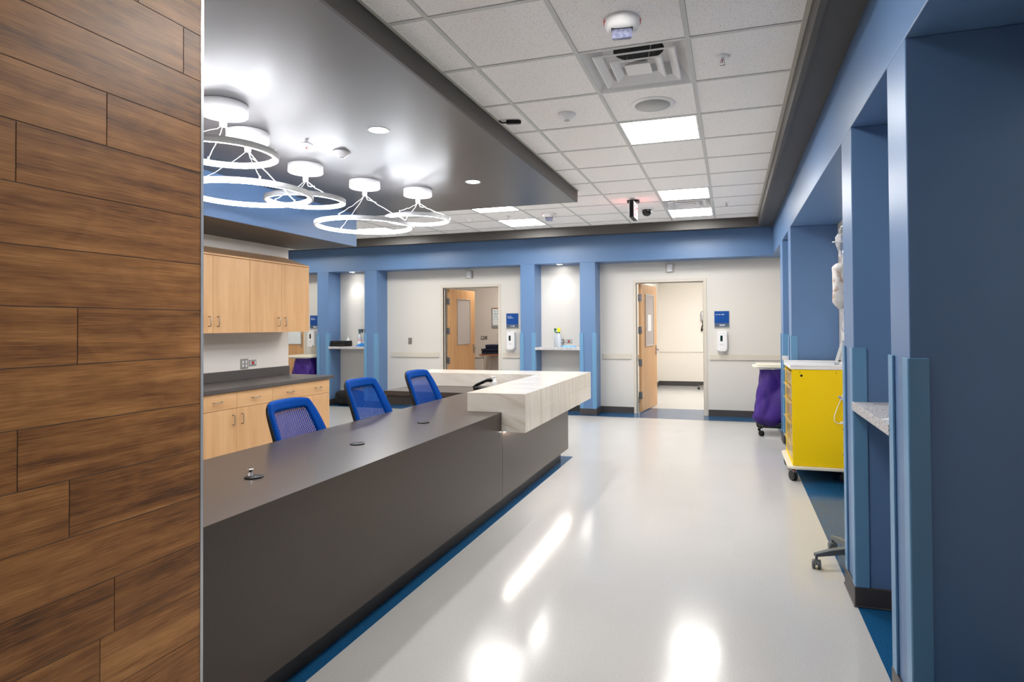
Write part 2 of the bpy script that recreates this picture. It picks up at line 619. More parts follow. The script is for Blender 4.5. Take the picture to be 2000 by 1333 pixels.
# ------------------------------------------------------------------ key dimensions
CEIL = 2.983
XR, XRB = 0.605, 1.06            # right colonnade face, its back wall
YF, YFB = 9.56, 9.92             # far colonnade face, far back wall
HEAD = 2.477                     # header underside
SOF = 2.905
CLOUD = 2.857
XCL = -1.655                     # cloud edge
XW = -5.34                       # cabinet wall
XB, ZB = -4.45, 2.453            # blue soffit face and underside
XT = -1.66                       # tile wall
YN = -3.2                        # wall behind the camera
XL = -9.6                        # far left end of the cross corridor
COLS_F = [(-7.42, -7.172), (-6.40, -6.147), (-3.383, -3.128), (-2.355, -2.096)]
COLS_R = [(2.427, 2.689), (3.454, 3.725), (6.80, 7.085), (7.861, 8.192)]
DESK = 0.787

# ------------------------------------------------------------------ floor: white field with blue borders
def floor_blue(x, y):
    if x > XR and y < YFB:
        return True
    if 9.445 < y < YFB and x < XR:
        return True
    if YFB <= y < 10.6 and -1.5 < x < -0.41:
        return True
    if -1.8 < x < -1.687 and 1.4 < y < 6.49:
        return True
    if -3.4 < x < -1.687 and 6.26 < y < 6.49:
        return True
    return False
xs = [XL - 0.1, -3.4, -1.8, -1.687, -1.5, -0.41, XR, 2.2]
ys = [YN - 0.1, 1.4, 6.26, 6.49, 9.445, YFB, 10.6, 15.0]
b = MB()
for i in range(len(xs) - 1):
    for j in range(len(ys) - 1):
        b.use('bluefloor' if floor_blue((xs[i] + xs[i + 1]) / 2, (ys[j] + ys[j + 1]) / 2) else 'floor')
        b._f([b.bm.verts.new(p) for p in ((xs[i], ys[j], 0), (xs[i + 1], ys[j], 0), (xs[i + 1], ys[j + 1], 0), (xs[i], ys[j + 1], 0))])
bmesh.ops.remove_doubles(b.bm, verts=b.bm.verts, dist=1e-5)
struct(b.build('floor'))

# ------------------------------------------------------------------ suspended ceiling
GX = [-1.425 + 0.6096 * k for k in range(-14, 4)]
GY = [2.667 + 0.6096 * k for k in range(-10, 12)]
SKIP = set()                     # cells (ix, iy) taken by light panels and diffusers
def cell(x, y):
    ix = max(i for i in range(len(GX)) if GX[i] <= x)
    iy = max(i for i in range(len(GY)) if GY[i] <= y)
    return ix, iy
PANELS = [(-0.51, 4.80), (-0.51, 7.24), (-0.51, 8.46), (-2.95, 7.24), (-2.95, 8.46), (-5.39, 8.46), (-0.51, 2.36), (-7.83, 8.46)]
DIFFS = [(-0.51, 3.58), (-0.51, 7.85)]
for p in PANELS + DIFFS:
    SKIP.add(cell(*p))
b = MB()
X_END, Y_END = 0.383, 9.065
def clip_rect(x0, x1, y0, y1):
    """parts of a rectangle inside the L-shaped ceiling"""
    out = []
    for (rx0, rx1, ry0, ry1) in ((XCL, X_END, YN, Y_END), (XL, XCL, 6.65, Y_END)):
        a0, a1, c0, c1 = max(x0, rx0), min(x1, rx1), max(y0, ry0), min(y1, ry1)
        if a1 - a0 > 0.004 and c1 - c0 > 0.004:
            out.append((a0, a1, c0, c1))
    return out
T = 0.012
b.use('act')
for i in range(len(GX) - 1):
    for j in range(len(GY) - 1):
        if (i, j) in SKIP:
            continue
        g = 0.0135
        for r in clip_rect(GX[i] + g, GX[i + 1] - g, GY[j] + g, GY[j + 1] - g):
            b.box(r[0], r[1], r[2], r[3], CEIL + 0.003, CEIL + 0.018)
b.use('tee')
for x in GX:
    for r in clip_rect(x - T, x + T, YN, Y_END):
        b.box(r[0], r[1], r[2], r[3], CEIL - 0.001, CEIL + 0.004)
for y in GY:
    for i in range(len(GX) - 1):
        for r in clip_rect(GX[i] + T, GX[i + 1] - T, y - T, y + T):
            b.box(r[0], r[1], r[2], r[3], CEIL - 0.001, CEIL + 0.004)
b.use('angle')
b.box(X_END - 0.024, X_END, YN, Y_END, CEIL - 0.0015, CEIL + 0.004)
b.box(XCL, XCL + 0.016, YN, 6.65, CEIL - 0.0015, CEIL + 0.004)
b.use('duct')                    # plenum lid above the tiles, with openings over the diffusers closed higher up
b.box(XL, X_END, YN, Y_END, CEIL + 0.20, CEIL + 0.22)
struct(b.build('ceiling'))

# dark fascia and soffit ring
b = MB().use('gray')
b.box(X_END, X_END + 0.03, YN, Y_END + 0.03, 2.848, CEIL + 0.2)
b.box(XL, X_END, Y_END, Y_END + 0.03, 2.848, CEIL + 0.2)
b.box(X_END + 0.03, XR, YN, YF, SOF, SOF + 0.03)
b.box(XL, X_END + 0.03, Y_END + 0.03, YF, SOF, SOF + 0.03)
struct(b.build('trim_1'))
tr = bpy.data.objects['trim_1']

# grey ceiling cloud above the nurse station
b = MB().use('gray')
b.box(XCL - 0.02, XCL, YN, 6.65, CLOUD, CEIL + 0.2)
b.box(XB - 0.1, XCL - 0.02, 6.63, 6.65, CLOUD, CEIL + 0.2)
b.use('cloud')
b.box(XB - 0.1, XCL - 0.02, 1.4, 6.63, CLOUD, CLOUD + 0.03)
struct(b.build('ceiling_cloud'))

# blue soffit box over the cabinets
b = MB().use('blue')
b.box(XB - 0.02, XB, 1.4, 6.48, ZB + 0.001, CEIL + 0.2)
b.box(XW, XB - 0.02, 6.46, 6.48, ZB + 0.001, CEIL + 0.2)
b.use('gray')
b.box(XW, XB - 0.02, 1.4, 6.46, ZB, ZB + 0.02)
struct(b.build('ceiling_bulkhead'))

# ------------------------------------------------------------------ walls
# far colonnade: columns and header in one plaster skin
b = MB().use('blue')
for x0, x1 in COLS_F:
    b.box(x0, x1, YF, YFB, 0, HEAD)
b.box(XL, XRB, YF, YFB, HEAD, CEIL + 0.2)
struct(b.build('wall_far_colonnade', bevel=0.004))
b = MB().use('blue')
for y0, y1 in COLS_R:
    b.box(XR, XRB, y0, y1, 0, HEAD)
b.box(XR, XRB, -1.2, -0.9, 0, HEAD)
b.box(XR, XRB, YN, YF, HEAD, CEIL + 0.2)
struct(b.build('wall_right_colonnade', bevel=0.004))
b = MB().use('cream')
b.box(XRB, XRB + 0.1, YN, YFB, 0, CEIL)
struct(b.build('wall_right'))

# far wall with two open doorways and one closed door
D1 = (-4.995, -3.922, 2.145)
D2 = (-1.493, -0.416, 2.143)
D3 = (-9.06, -8.006, 2.143)
b = MB().use('white')
edges = [XL] + [v for d in (D3, D1, D2) for v in d[:2]] + [XRB + 0.1]
for k in range(0, len(edges), 2):
    b.box(edges[k], edges[k + 1], YFB, YFB + 0.12, 0, CEIL)
for d in (D1, D2, D3):
    b.box(d[0], d[1], YFB, YFB + 0.12, d[2], CEIL)
struct(b.build('wall_far'))

b = MB().use('cream')
b.box(XW - 0.12, XW, 1.4, 6.325, 0, CEIL)
b.box(XL, XW - 0.12, 6.2, 6.325, 0, CEIL)
struct(b.build('wall_left'))
b = MB().use('cream')
b.box(XL - 0.1, XL, 6.2, YFB + 0.1, 0, CEIL)
struct(b.build('wall_left_end'))
b = MB().use('blue')
b.box(XW - 0.12, XRB + 0.1, YN - 0.1, YN, 0, CEIL)
struct(b.build('wall_back'))
b = MB().use('cream')
b.box(XW - 0.12, -1.80, 1.28, 1.40, 0, CEIL)
struct(b.build('wall_left_near'))

# tile-clad end of the left partition, plank by plank, with grout behind
b = MB()
plank = b.bm.faces.layers.float.new('plank')
b.use('grout')
b.box(-1.80, XT - 0.0022, YN, 1.5555, 0, 2.99)
ROW0, PIT = 0.610 - 0.1508 * 4, 0.1508
JOINT = {3: 1.231, 4: 1.271, 6: 1.149, 7: 1.028, 9: 1.168, 12: 1.021, 13: 1.244, 15: 1.49, 16: 1.336}
b.use('tile')
for r in range(-1, 20):
    z0 = ROW0 + r * PIT
    z1 = min(z0 + PIT - 0.0028, 2.985)
    z0 = max(z0, 0.0)
    if z1 - z0 < 0.01:
        continue
    L = 0.9144
    j = JOINT.get(r)
    if j is None:
        j = 0.62 + 0.13 * ((r * 5) % 4) - 0.25
        j = min(j, 0.9)
    y = j
    cuts = [1.5555, j]
    while y > YN:
        y -= L
        cuts.append(max(y, YN))
    for k in range(len(cuts) - 1):
        n0 = len(b.bm.faces)
        b.box(XT - 0.006, XT, cuts[k + 1] + (0.0014 if cuts[k + 1] > YN else 0), cuts[k] - (0.0014 if k else 0), z0, z1)
        b.bm.faces.ensure_lookup_table()
        v = random.random()
        for f in b.bm.faces[n0:]:
            f[plank] = v
struct(b.build('wall_left_tile', fix=False))
b = MB().use('alu')
b.box(XT - 0.01, XT + 0.0015, 1.5555, 1.5665, 0, 2.99)
struct(b.build('trim_2'))
b = MB().use('cream')
b.box(-1.80, XT - 0.01, 1.562, 1.566, 0, 2.99)
struct(b.build('trim_3'))

# baseboards (cove base)
b = MB().use('base')
def base_run(pts_list):
    for x0, x1, y0, y1 in pts_list:
        b.box(x0, x1, y0, y1, 0.0, 0.102)
        b.box(x0 - 0.005, x1 + 0.005, y0 - 0.005, y1 + 0.005, 0.0, 0.008)
base_run([(x0 - 0.011, x1 + 0.011, YF - 0.011, YFB) for x0, x1 in COLS_F])
segs = [(XL, D3[0] - 0.05), (D3[1] + 0.07, -7.42), (-7.172, -6.40), (-6.147, D1[0] - 0.045), (D1[1] + 0.055, -3.383), (-3.128, -2.355), (-2.096, D2[0] - 0.042), (D2[1] + 0.06, XRB)]
base_run([(a, c, YFB - 0.011, YFB) for a, c in segs])
struct(b.build('baseboard_far', bevel=0.002))
b = MB().use('base')
base_run([(XR - 0.013, XRB, y0 - 0.011, y1 + 0.011) for y0, y1 in COLS_R])
base_run([(XRB - 0.011, XRB, a, c) for a, c in ((-0.9, 2.427), (2.689, 3.454), (3.725, 6.80), (7.085, 7.861), (8.192, YFB))])
struct(b.build('baseboard_right', bevel=0.004))
b = MB().use('base')
base_run([(XL, XW - 0.13, 6.325, 6.336)])
struct(b.build('baseboard_left'))

# rooms beyond the doors
b = MB().use('roomcream')
RY0 = YFB + 0.12
b.box(-1.76, -1.66, RY0, 14.7, 0, 2.75)
b.box(1.6, 1.7, RY0, 14.7, 0, 2.75)
b.box(-1.76, 1.7, 14.6, 14.7, 0, 2.75)
b.use('act')
b.box(-1.76, 1.7, RY0, 14.7, 2.75, 2.80)
b.use('base')
b.box(-1.66, -1.648, RY0, 14.6, 0, 0.11)
b.box(-1.648, 1.6, 14.588, 14.6, 0, 0.11)
b.use('roomcream')
b.box(-1.66, -1.642, 11.2, 14.6, 0.80, 0.90)
b.box(-1.642, 1.6, 14.582, 14.6, 0.80, 0.90)
struct(b.build('wall_exam_room', bevel=0.003))
b = MB().use('roomgrey')
b.box(-7.0, -6.9, RY0, 12.7, 0, 2.75)
b.box(-3.0, -2.9, RY0, 12.7, 0, 2.75)
b.box(-7.0, -2.9, 12.6, 12.7, 0, 2.75)
b.use('act')
b.box(-7.0, -2.9, RY0, 12.7, 2.75, 2.80)
b.use('rail')
b.box(-6.9, -3.0, 12.582, 12.6, 0.74, 0.81)
struct(b.build('wall_office_room'))
b = MB().use('concrete_dark')
b.box(D3[0] - 0.3, D3[1] + 0.3, YFB + 0.35, YFB + 0.4, 0, 2.6)
struct(b.build('wall_closet_back'))

# ------------------------------------------------------------------ doors
def door(idx, d, ang, hinge_z, label, closed=False, lever=True):
    """steel frame in the wall plus a veneered leaf hung on its left jamb"""
    root = struct(thing('door_%d' % idx, label, 'door', (d[0], YFB, 0)))
    w, h = d[1] - d[0], d[2]
    f = MB().use('frame')
    fw = 0.045
    for sgn, y0, y1 in ((1, -0.012, 0.132),):
        f.box(-fw, 0.0, y0, y1, 0, h + fw)
        f.box(w, w + fw, y0, y1, 0, h + fw)
        f.box(0.0, w, y0, y1, h, h + fw)
        f.box(0.0, 0.015, 0.03, 0.065, 0, h)
        f.box(w - 0.015, w, 0.03, 0.065, 0, h)
        f.box(0.015, w - 0.015, 0.03, 0.065, h - 0.015, h)
    f.build('door_frame', root, bevel=0.003)
    # leaf: local x runs along the leaf from the hinge, thickness in +y
    W = w - 0.008
    leaf = MB().use('doorwood')
    leaf.box(0.003, W, -0.044, 0.0, 0.012, h - 0.004)
    lo = leaf.build('door_leaf', root, bevel=0.002)
    hx, hy = (0.004, 0.07) if closed else (0.022, 0.118)
    lo.location = (hx, hy, 0)
    lo.rotation_euler = (0, 0, ang)
    for z in hinge_z:
        g = MB().use('hinge')
        g.box(-0.012, 0.006, -0.048, 0.004, z - 0.057, z + 0.057)
        g.cyl((-0.006, -0.050, z - 0.060), 0.007, 0.12, 10)
        g.build('hinge', lo)
    if lever:
        for s in (-1, 1):
            y = -0.044 if s < 0 else 0.0
            g = MB().use('nickel')
            g.prism(rounded(0.055, 0.17, 0.012, 3, W - 0.065, 1.0), min(y, y + s * 0.009), max(y, y + s * 0.009), 'y')
            g.tube([(W - 0.065, y, 1.01), (W - 0.065, y + s * 0.05, 1.01), (W - 0.085, y + s * 0.058, 1.008), (W - 0.125, y + s * 0.058, 1.0), (W - 0.165, y + s * 0.058, 0.985)], 0.0085, 10)
            g.build('door_handle', lo)
    return root, lo
HZ3 = (1.904, 1.364, 0.824, 0.285)
d1, leaf1 = door(1, D1, math.radians(88.0), HZ3, 'maple door standing open into the unlit office with the whiteboard')
d2, leaf2 = door(2, D2, math.radians(83.0), HZ3, 'maple door standing open into the brightly lit exam room')
d3, leaf3 = door(3, D3, 0.0, (), 'closed maple door behind the purple hamper by the wall cabinets', closed=True, lever=False)
g = MB().use('nickel')
g.box(0.955, 0.985, -0.056, -0.044, 1.05, 1.30)
g.build('door_handle', leaf3)

def leaf_world(leaf, x, y, z):
    bpy.context.view_layer.update()
    return leaf.matrix_world @ Vector((x, y, z))
def tack_board(leaf, label, x0, x1, z0, z1, papers=(), fabric='board', y=-0.045):
    """framed tack board fixed to the room-side face of an open leaf"""
    p = leaf_world(leaf, 0, 0, 0)
    rz = leaf.rotation_euler.z
    t = thing('tack_board', label, 'notice board', p, rz, None)
    m = MB().use('alu')
    fr = 0.014
    for r in ((x0, x1, z0, z0 + fr), (x0, x1, z1 - fr, z1), (x0, x0 + fr, z0 + fr, z1 - fr), (x1 - fr, x1, z0 + fr, z1 - fr)):
        m.box(r[0], r[1], y - 0.016, y, r[2], r[3])
    m.build('board_frame', t, bevel=0.001)
    MB().use(fabric).box(x0 + fr, x1 - fr, y - 0.009, y, z0 + fr, z1 - fr).build('board_face', t)
    return t
tb1 = tack_board(leaf1, 'empty grey tack board on the open door of the office', 0.30, 0.83, 1.10, 1.965)
tb2 = tack_board(leaf2, 'grey tack board with a white sheet on the open exam room door', 0.25, 0.80, 1.09, 1.975)
tb3 = tack_board(leaf3, 'white framed board on the closed door below the wall cabinets', 0.30, 0.975, 1.115, 1.70, fabric='whiteboard')
pz = leaf_world(leaf2, 0, 0, 0)
o = MB().use('paper').box(0.40, 0.62, -0.0555, -0.0545, 1.345, 1.625).build('notice_sheet', None)
o.location = pz
o.rotation_euler = leaf2.rotation_euler
tag(o, 'white sheet of paper pinned to the board on the exam room door', 'paper')

# ------------------------------------------------------------------ corner guards and crash rails
def guard(label, x, y, sx, sy, fa, fb):
    """blue vinyl angle on a column edge at (x, y); faces point to sx / sy; fa, fb are wing lengths along x and y"""
    t = 0.010
    t1 = 0.058
    m = MB().use('guard')
    # outline of the L (outer rounded corner), local to the edge
    pts = [(-sx * t1, sy * t), (sx * (t - 0.004), sy * t), (sx * t, sy * (t - 0.004)), (sx * t, -sy * t1),
           (sx * 0.001, -sy * t1), (sx * 0.001, sy * 0.001), (-sx * t1, sy * 0.001)]
    if sx * sy < 0:
        pts = pts[::-1]
    m.prism(pts, 0.102, 1.332)
    o = m.build('corner_guard', None, bevel=0.002)
    o.location = (x, y, 0)
    return tag(o, label, 'corner guard', 'blue corner guards on the columns')
FN = [('blue corner guard beside the far purple hamper behind the cabinets', 'blue corner guard left of the niche shelf holding the black case'),
      ('blue corner guard right of the niche shelf with the red-striped bottles', 'blue corner guard left of the blank wall with the small grey switch plate'),
      ('blue corner guard just right of the hand dispenser by the office door', 'blue corner guard left of the niche shelf holding the yellow-headed spray bottle'),
      ('blue corner guard right of the niche shelf holding the yellow-headed spray bottle', 'blue corner guard left of the exam room wall, behind the stone counter corner')]
for (x0, x1), (la, lb) in zip(COLS_F, FN):
    guard(la, x0, YF, -1, -1, 0, 0)
    guard(lb, x1, YF, 1, -1, 0, 0)
RN = [('nearest and widest blue corner guard at far right, beside the dark blue jamb', 'tall blue corner guard in front of the speckled shelf end on the nearest column'),
      ('blue corner guard with wide wing standing behind the near speckled shelf', 'narrow blue corner guard overlapping the right edge of the yellow cart'),
      ('blue corner guard behind the left top corner of the yellow cart', 'thin blue corner guard edge between the far speckled shelf and the yellow cart top'),
      ('blue corner guard between the near purple hamper and the yellow cart drawers', 'thin blue corner guard touching the right side of the near purple hamper')]
for (y0, y1), (la, lb) in zip(COLS_R, RN):
    guard(la, XR, y0, -1, -1, 0, 0)
    guard(lb, XR, y1, -1, 1, 0, 0)

def rail(label, x0, x1):
    m = MB().use('rail')
    m.prism([(YFB - 0.001, 0.884), (YFB - 0.001, 0.978), (YFB - 0.012, 0.978), (YFB - 0.020, 0.970), (YFB - 0.020, 0.892), (YFB - 0.012, 0.884)], x0, x1, 'x')
    o = m.build('crash_rail', None)
    return tag(o, label, 'wall rail', 'beige crash rails on the far wall')
rail('long beige crash rail below the grey switch plate on the far wall', -6.066, -5.08)
rail('short beige crash rail below the hand dispenser by the office door', -3.835, -3.40)
rail('short beige crash rail left of the exam room door', -2.05, -1.575)
rail('long beige crash rail behind the near purple hamper', -0.325, XRB - 0.001)

# ------------------------------------------------------------------ reception desk
desk = thing('reception_desk', 'long taupe laminate reception desk running along the white corridor floor', 'reception desk', (0, 0, 0))
DX0, DX1, DY0, DY1 = -2.56, -1.70, 1.60, 6.33
m = MB().use('counter')
m.box(DX0, DX1 - 0.022, DY0, DY1, DESK - 0.045, DESK)
m.build('worktop', desk)
m = MB().use('counter')
m.box(DX1 - 0.022, DX1, DY0, 4.368, 0.122, DESK)
m.box(DX1 - 0.022, DX1, 4.371, DY1, 0.122, DESK)
m.box(DX1 - 0.0215, DX1 - 0.0015, 4.368, 4.371, 0.122, DESK - 0.0455)
m.build('front_panel', desk)
m = MB().use('counter')
m.box(-2.50, DX1 - 0.0225, DY1 - 0.022, DY1, 0.122, DESK - 0.0455)
m.build('end_panel', desk)
m = MB().use('toe')
m.box(-1.80, -1.77, DY0, 6.27, 0, 0.122)
m.box(-2.46, -1.80, 6.25, 6.27, 0, 0.122)
m.build('toe_kick', desk)
m = MB().use('counter')
m.box(-3.47, DX0 - 0.001, 5.525, 6.33, DESK - 0.045, DESK)
m.build('return_top', desk, bevel=0.0015)
m = MB().use('toe')
m.box(-3.45, DX0 - 0.002, 5.545, 5.565, DESK - 0.135, DESK - 0.0455)
m.box(-3.45, -3.43, 5.565, 6.30, DESK - 0.135, DESK - 0.0455)
m.build('return_apron', desk)
m = MB().use('toe')
m.box(-3.02, DX0 - 0.05, 6.20, 6.24, 0, DESK - 0.0455)
m.build('return_support', desk)
for y in (2.35, 3.60, 4.42, 5.48):
    m = MB().use('toe')
    m.box(-2.30, DX1 - 0.0225, y - 0.012, y + 0.012, 0.0 if False else 0.13, DESK - 0.0455)
    m.build('support_bracket', desk)

# stone transaction counter: L-shaped slab with deep outer apron, notched over the desk front
st = thing('transaction_counter', 'thick veined cream stone transaction counter wrapped around the desk corner', 'counter', (0, 0, 0))
def Lprism(m, xi, xo, xl, yi, yo, yn, z0, z1):
    m.prism([(xi, yn), (xo, yn), (xo, yo), (xl, yo), (xl, yi), (xi, yi)], z0, z1)
m = MB().use('stone')
Lprism(m, -1.985, -1.504, -3.47, 6.12, 6.585, 4.35, DESK + 0.0005, 0.934)
m.build('slab', st, bevel=0.0012)
m = MB().use('stone')
Lprism(m, -1.699, -1.504, -3.47, 6.331, 6.585, 4.35, 0.639, DESK)
m.build('apron', st, bevel=0.0012)
m = MB().use('strip_on')
m.box(-1.690, -1.676, 4.37, 6.30, 0.6345, 0.6385)
tag(m.build('light_strip', st), 'glowing strip tucked under the stone apron', 'light strip')
bpy.data.objects['light_strip'].pop('category', None)

# grommets
def grommet(label, x, y, rz, plug=False):
    t = thing('cable_grommet', label, 'grommet', (x, y, DESK), rz, 'cable grommets along the desk top')
    m = MB().use('black')
    m.lathe([(0.030, 0.0), (0.040, 0.0005), (0.041, 0.004), (0.036, 0.006), (0.0005, 0.006)], 28, caps=False)
    m.build('cap', t)
    m = MB().use('duct')
    m.box(0.012, 0.036, -0.008, 0.008, 0.0055, 0.0064)
    m.build('cable_slot', t)
    if plug:
        m = MB().use('chrome')
        m.lathe([(0.011, 0.0066), (0.010, 0.016), (0.006, 0.020), (0.007, 0.028), (0.014, 0.032), (0.013, 0.037), (0.0005, 0.038)], 20, (-0.018, 0.006, 0), caps=False)
        m.build('pull_knob', t)
    return t
grommet('nearest black grommet on the desk, with a chrome knob on it', -2.045, 2.203, 0.4, True)
grommet('flat black grommet on the desk in front of the nearest blue chair', -2.045, 2.982, 1.2)
grommet('flat black grommet on the desk in front of the middle blue chair', -2.05, 3.764, 0.8)
grommet('farthest black grommet, half hidden behind the stone counter end', -2.03, 4.56, 0.6)

# desk telephone behind the stone counter
t = thing('desk_telephone', 'black desk telephone with raised handset behind the stone counter', 'telephone', (-2.50, 5.90, DESK), 0.0)
m = MB().use('black')
m.prism([(-0.09, 0), (0.09, 0), (0.10, 0.018), (-0.09, 0.030)], -0.08, 0.08, 'y')
m.build('phone_body', t, bevel=0.006)
m = MB().use('black')
hs = [(-0.125, 0.0, 0.018), (-0.085, 0, 0.042), (-0.02, 0, 0.070), (0.035, 0, 0.092), (0.075, 0, 0.098), (0.092, 0, 0.084)]
m.tube(hs, [0.010, 0.015, 0.016, 0.018, 0.022, 0.014], 12)
m.build('handset', t)
m = MB().use('chrome')
m.box(0.0, 0.045, -0.035, 0.035, 0.024, 0.040)
m.build('phone_screen', t)

def pump_bottle(name, label, loc, rz, h=0.17, r=0.034, group=None):
    t = thing(name, label, 'pump bottle', loc, rz, group)
    m = MB().use('whiteplastic')
    m.lathe([(r * 0.95, 0), (r, 0.006), (r, h * 0.52), (r * 0.85, h * 0.60), (r * 0.42, h * 0.68), (r * 0.40, h * 0.70), (0.0005, h * 0.70)], 24, caps=False)
    m.build('bottle', t)
    m = MB().use('whiteplastic')
    m.lathe([(0.014, h * 0.70), (0.014, h * 0.78), (0.006, h * 0.79), (0.006, h * 0.93), (0.012, h * 0.94), (0.012, h), (0.0005, h)], 16, caps=False)
    m.tube([(0, 0, h * 0.965), (-0.035, 0, h * 0.97), (-0.045, 0, h * 0.94)], 0.0055, 8)
    m.build('pump', t)
    return t
pump_bottle('sanitizer_bottle', 'white pump bottle standing behind the stone counter by the telephone', (-2.43, 6.03, DESK), 0.3, 0.125, 0.026)

# ------------------------------------------------------------------ wall cabinets and base cabinets
MOD = 0.4865
def pull(parent, x, y, z, vertical, L=0.096):
    m = MB().use('nickel')
    h = L / 2
    if vertical:
        P = [(x, y, z - h), (x + 0.026, y, z - h), (x + 0.030, y, z - h + 0.006), (x + 0.030, y, z + h - 0.006), (x + 0.026, y, z + h), (x, y, z + h)]
    else:
        P = [(x, y - h, z), (x + 0.026, y - h, z), (x + 0.030, y - h + 0.006, z), (x + 0.030, y + h - 0.006, z), (x + 0.026, y + h, z), (x, y + h, z)]
    m.tube(P, 0.0045, 8)
    return m.build('handle', parent)

def upper_cabinet(label, y0, last=False):
    """two-door wall cabinet with a sloping top; local origin at its back left bottom corner"""
    W = 2 * MOD - 0.002 if not last else 0.955
    Z0 = 1.40
    t = thing('wall_cabinet', label, 'wall cabinet', (XW, y0, Z0), 0, 'maple wall cabinets')
    D = 0.35
    m = MB().use('maple')
    m.box(0.001, D, 0, W, 0, 0.785)
    m.build('carcass', t)
    m = MB().use('maple_h')
    m.prism([(0.001, 0.786), (D, 0.786), (D + 0.024, 0.790), (D + 0.024, 0.806), (0.001, 0.926)], 0, W, 'y')
    m.build('sloped_top', t, bevel=0.001)
    hw = W / 2
    for k in (0, 1):
        d = MB().use('maple')
        d.box(D + 0.0015, D + 0.020, k * hw + 0.0015, (k + 1) * hw - 0.0015, 0.0, 0.784)
        dd = d.build('door', t, bevel=0.0008)
        pull(dd, D + 0.020, hw - 0.053 if k == 0 else hw + 0.053, 0.118, True)
    return t
upper_cabinet('maple wall cabinet mostly hidden behind the wood tile column', 5.295 - 4 * MOD)
upper_cabinet('maple wall cabinet with sloped top next to the wood tile column', 5.295 - 2 * MOD)
upper_cabinet('maple wall cabinet with sloped top at the open far end', 5.295, True)

def base_cabinet(label, y0, W, wide_drawer):
    t = thing('base_cabinet', label, 'base cabinet', (XW, y0, 0), 0, 'maple base cabinets')
    D = 0.62
    m = MB().use('maple')
    m.box(0.001, D, 0.0005, W - 0.0005, 0.10, 0.823)
    m.build('carcass', t)
    m = MB().use('toe')
    m.box(0.02, D - 0.06, 0.0005, W - 0.0005, 0.0, 0.10)
    m.build('toe_kick', t)
    hw = W / 2
    for k in (0, 1):
        d = MB().use('maple')
        d.box(D + 0.0015, D + 0.020, k * hw + 0.0015, (k + 1) * hw - 0.0015, 0.105, 0.655)
        dd = d.build('door', t, bevel=0.0008)
        pull(dd, D + 0.020, hw - 0.055 if k == 0 else hw + 0.058, 0.545, True)
    if wide_drawer:
        d = MB().use('maple_h')
        d.box(D + 0.0015, D + 0.020, 0.0015, W - 0.0015, 0.659, 0.818)
        dd = d.build('drawer', t, bevel=0.0008)
        pull(dd, D + 0.020, 0.265, 0.738, False)
        pull(dd, D + 0.020, 0.735, 0.738, False)
    else:
        for k in (0, 1):
            d = MB().use('maple_h')
            d.box(D + 0.0015, D + 0.020, k * hw + 0.0015, (k + 1) * hw - 0.0015, 0.659, 0.818)
            dd = d.build('drawer', t, bevel=0.0008)
            pull(dd, D + 0.020, (k + 0.5) * hw, 0.740, False)
    return t
base_cabinet('maple base cabinet mostly hidden behind the wood tile column', 5.325 - 4 * MOD, 2 * MOD, False)
base_cabinet('maple base cabinet with two drawers behind the nearest blue chair', 5.325 - 2 * MOD, 2 * MOD, False)
base_cabinet('maple base cabinet with one wide two-handled drawer at the far end', 5.325, 0.955, True)
t = thing('cabinet_worktop', 'dark grey laminate worktop with backsplash on the maple base cabinets', 'worktop', (XW, 0, 0))
m = MB().use('countertop_cab')
m.box(0.001, 0.665, 5.325 - 4 * MOD, 6.345, 0.824, 0.864)
m.build('worktop', t, bevel=0.003)
m = MB().use('countertop_cab')
m.box(0.001, 0.020, 5.325 - 4 * MOD, 6.323, 0.8645, 0.972)
m.build('backsplash', t, bevel=0.001)

# wall plates
def plate(label, loc, facing, w, h, kind, matkey='steel', cat='outlet', name='outlet_plate'):
    """cover plate lying in local x-z, facing -y, turned to the wall"""
    t = thing(name, label, cat, loc, {'-y': 0.0, '+x': PI / 2, '-x': -PI / 2}[facing], None)
    m = MB().use(matkey)
    m.prism(rounded(w, h, 0.004, 2), -0.006, -0.0002, 'y')
    m.build('cover', t, bevel=0.001)
    def rec(x, z, key, ww=0.026, hh=0.030):
        q = MB().use(key)
        q.prism(rounded(ww, hh, 0.010, 4, x, z), -0.0085, -0.0062, 'y')
        r = q.build('socket', t)
        k = MB().use('duct')
        for dx in (-0.005, 0.005):
            k.box(x + dx - 0.0012, x + dx + 0.0012, -0.0090, -0.0086, z - 0.005, z + 0.005)
        k.build('slot', r)
    if kind == 'quad':
        for x in (-0.023, 0.023):
            for z in (-0.022, 0.022):
                rec(x, z, 'whiteplastic')
    elif kind == 'redwide':
        rec(0.0, 0.0, 'red', 0.030, 0.030)
        rec(-0.036, 0.0, 'whiteplastic', 0.018, 0.040)
        rec(0.036, 0.0, 'whiteplastic', 0.018, 0.040)
    elif kind == 'switch':
        q = MB().use('steel')
        q.box(-0.006, 0.006, -0.014, -0.0062, -0.012, 0.012)
        q.build('toggle', t)
    elif kind == 'data':
        rec(0.0, 0.0, 'whiteplastic', 0.032, 0.034)
    return t
plate('square steel outlet plate with four white sockets above the backsplash', (XW, 5.602, 1.038), '+x', 0.116, 0.116, 'quad')
plate('small steel outlet plate with a red socket above the backsplash', (XW, 5.727, 1.043), '+x', 0.112, 0.072, 'redwide')
plate('grey switch plate on the blank far wall above the long rail', (-5.67, YFB, 1.183), '-y', 0.075, 0.118, 'switch', cat='switch', name='switch_plate')
plate('small data outlet plate behind the yellow-headed spray bottle', (-2.755, YFB, 1.180), '-y', 0.075, 0.07, 'data')
plate('wide steel outlet plate with a red socket above the spray bottle shelf', (-2.638, YFB, 1.180), '-y', 0.108, 0.066, 'redwide')
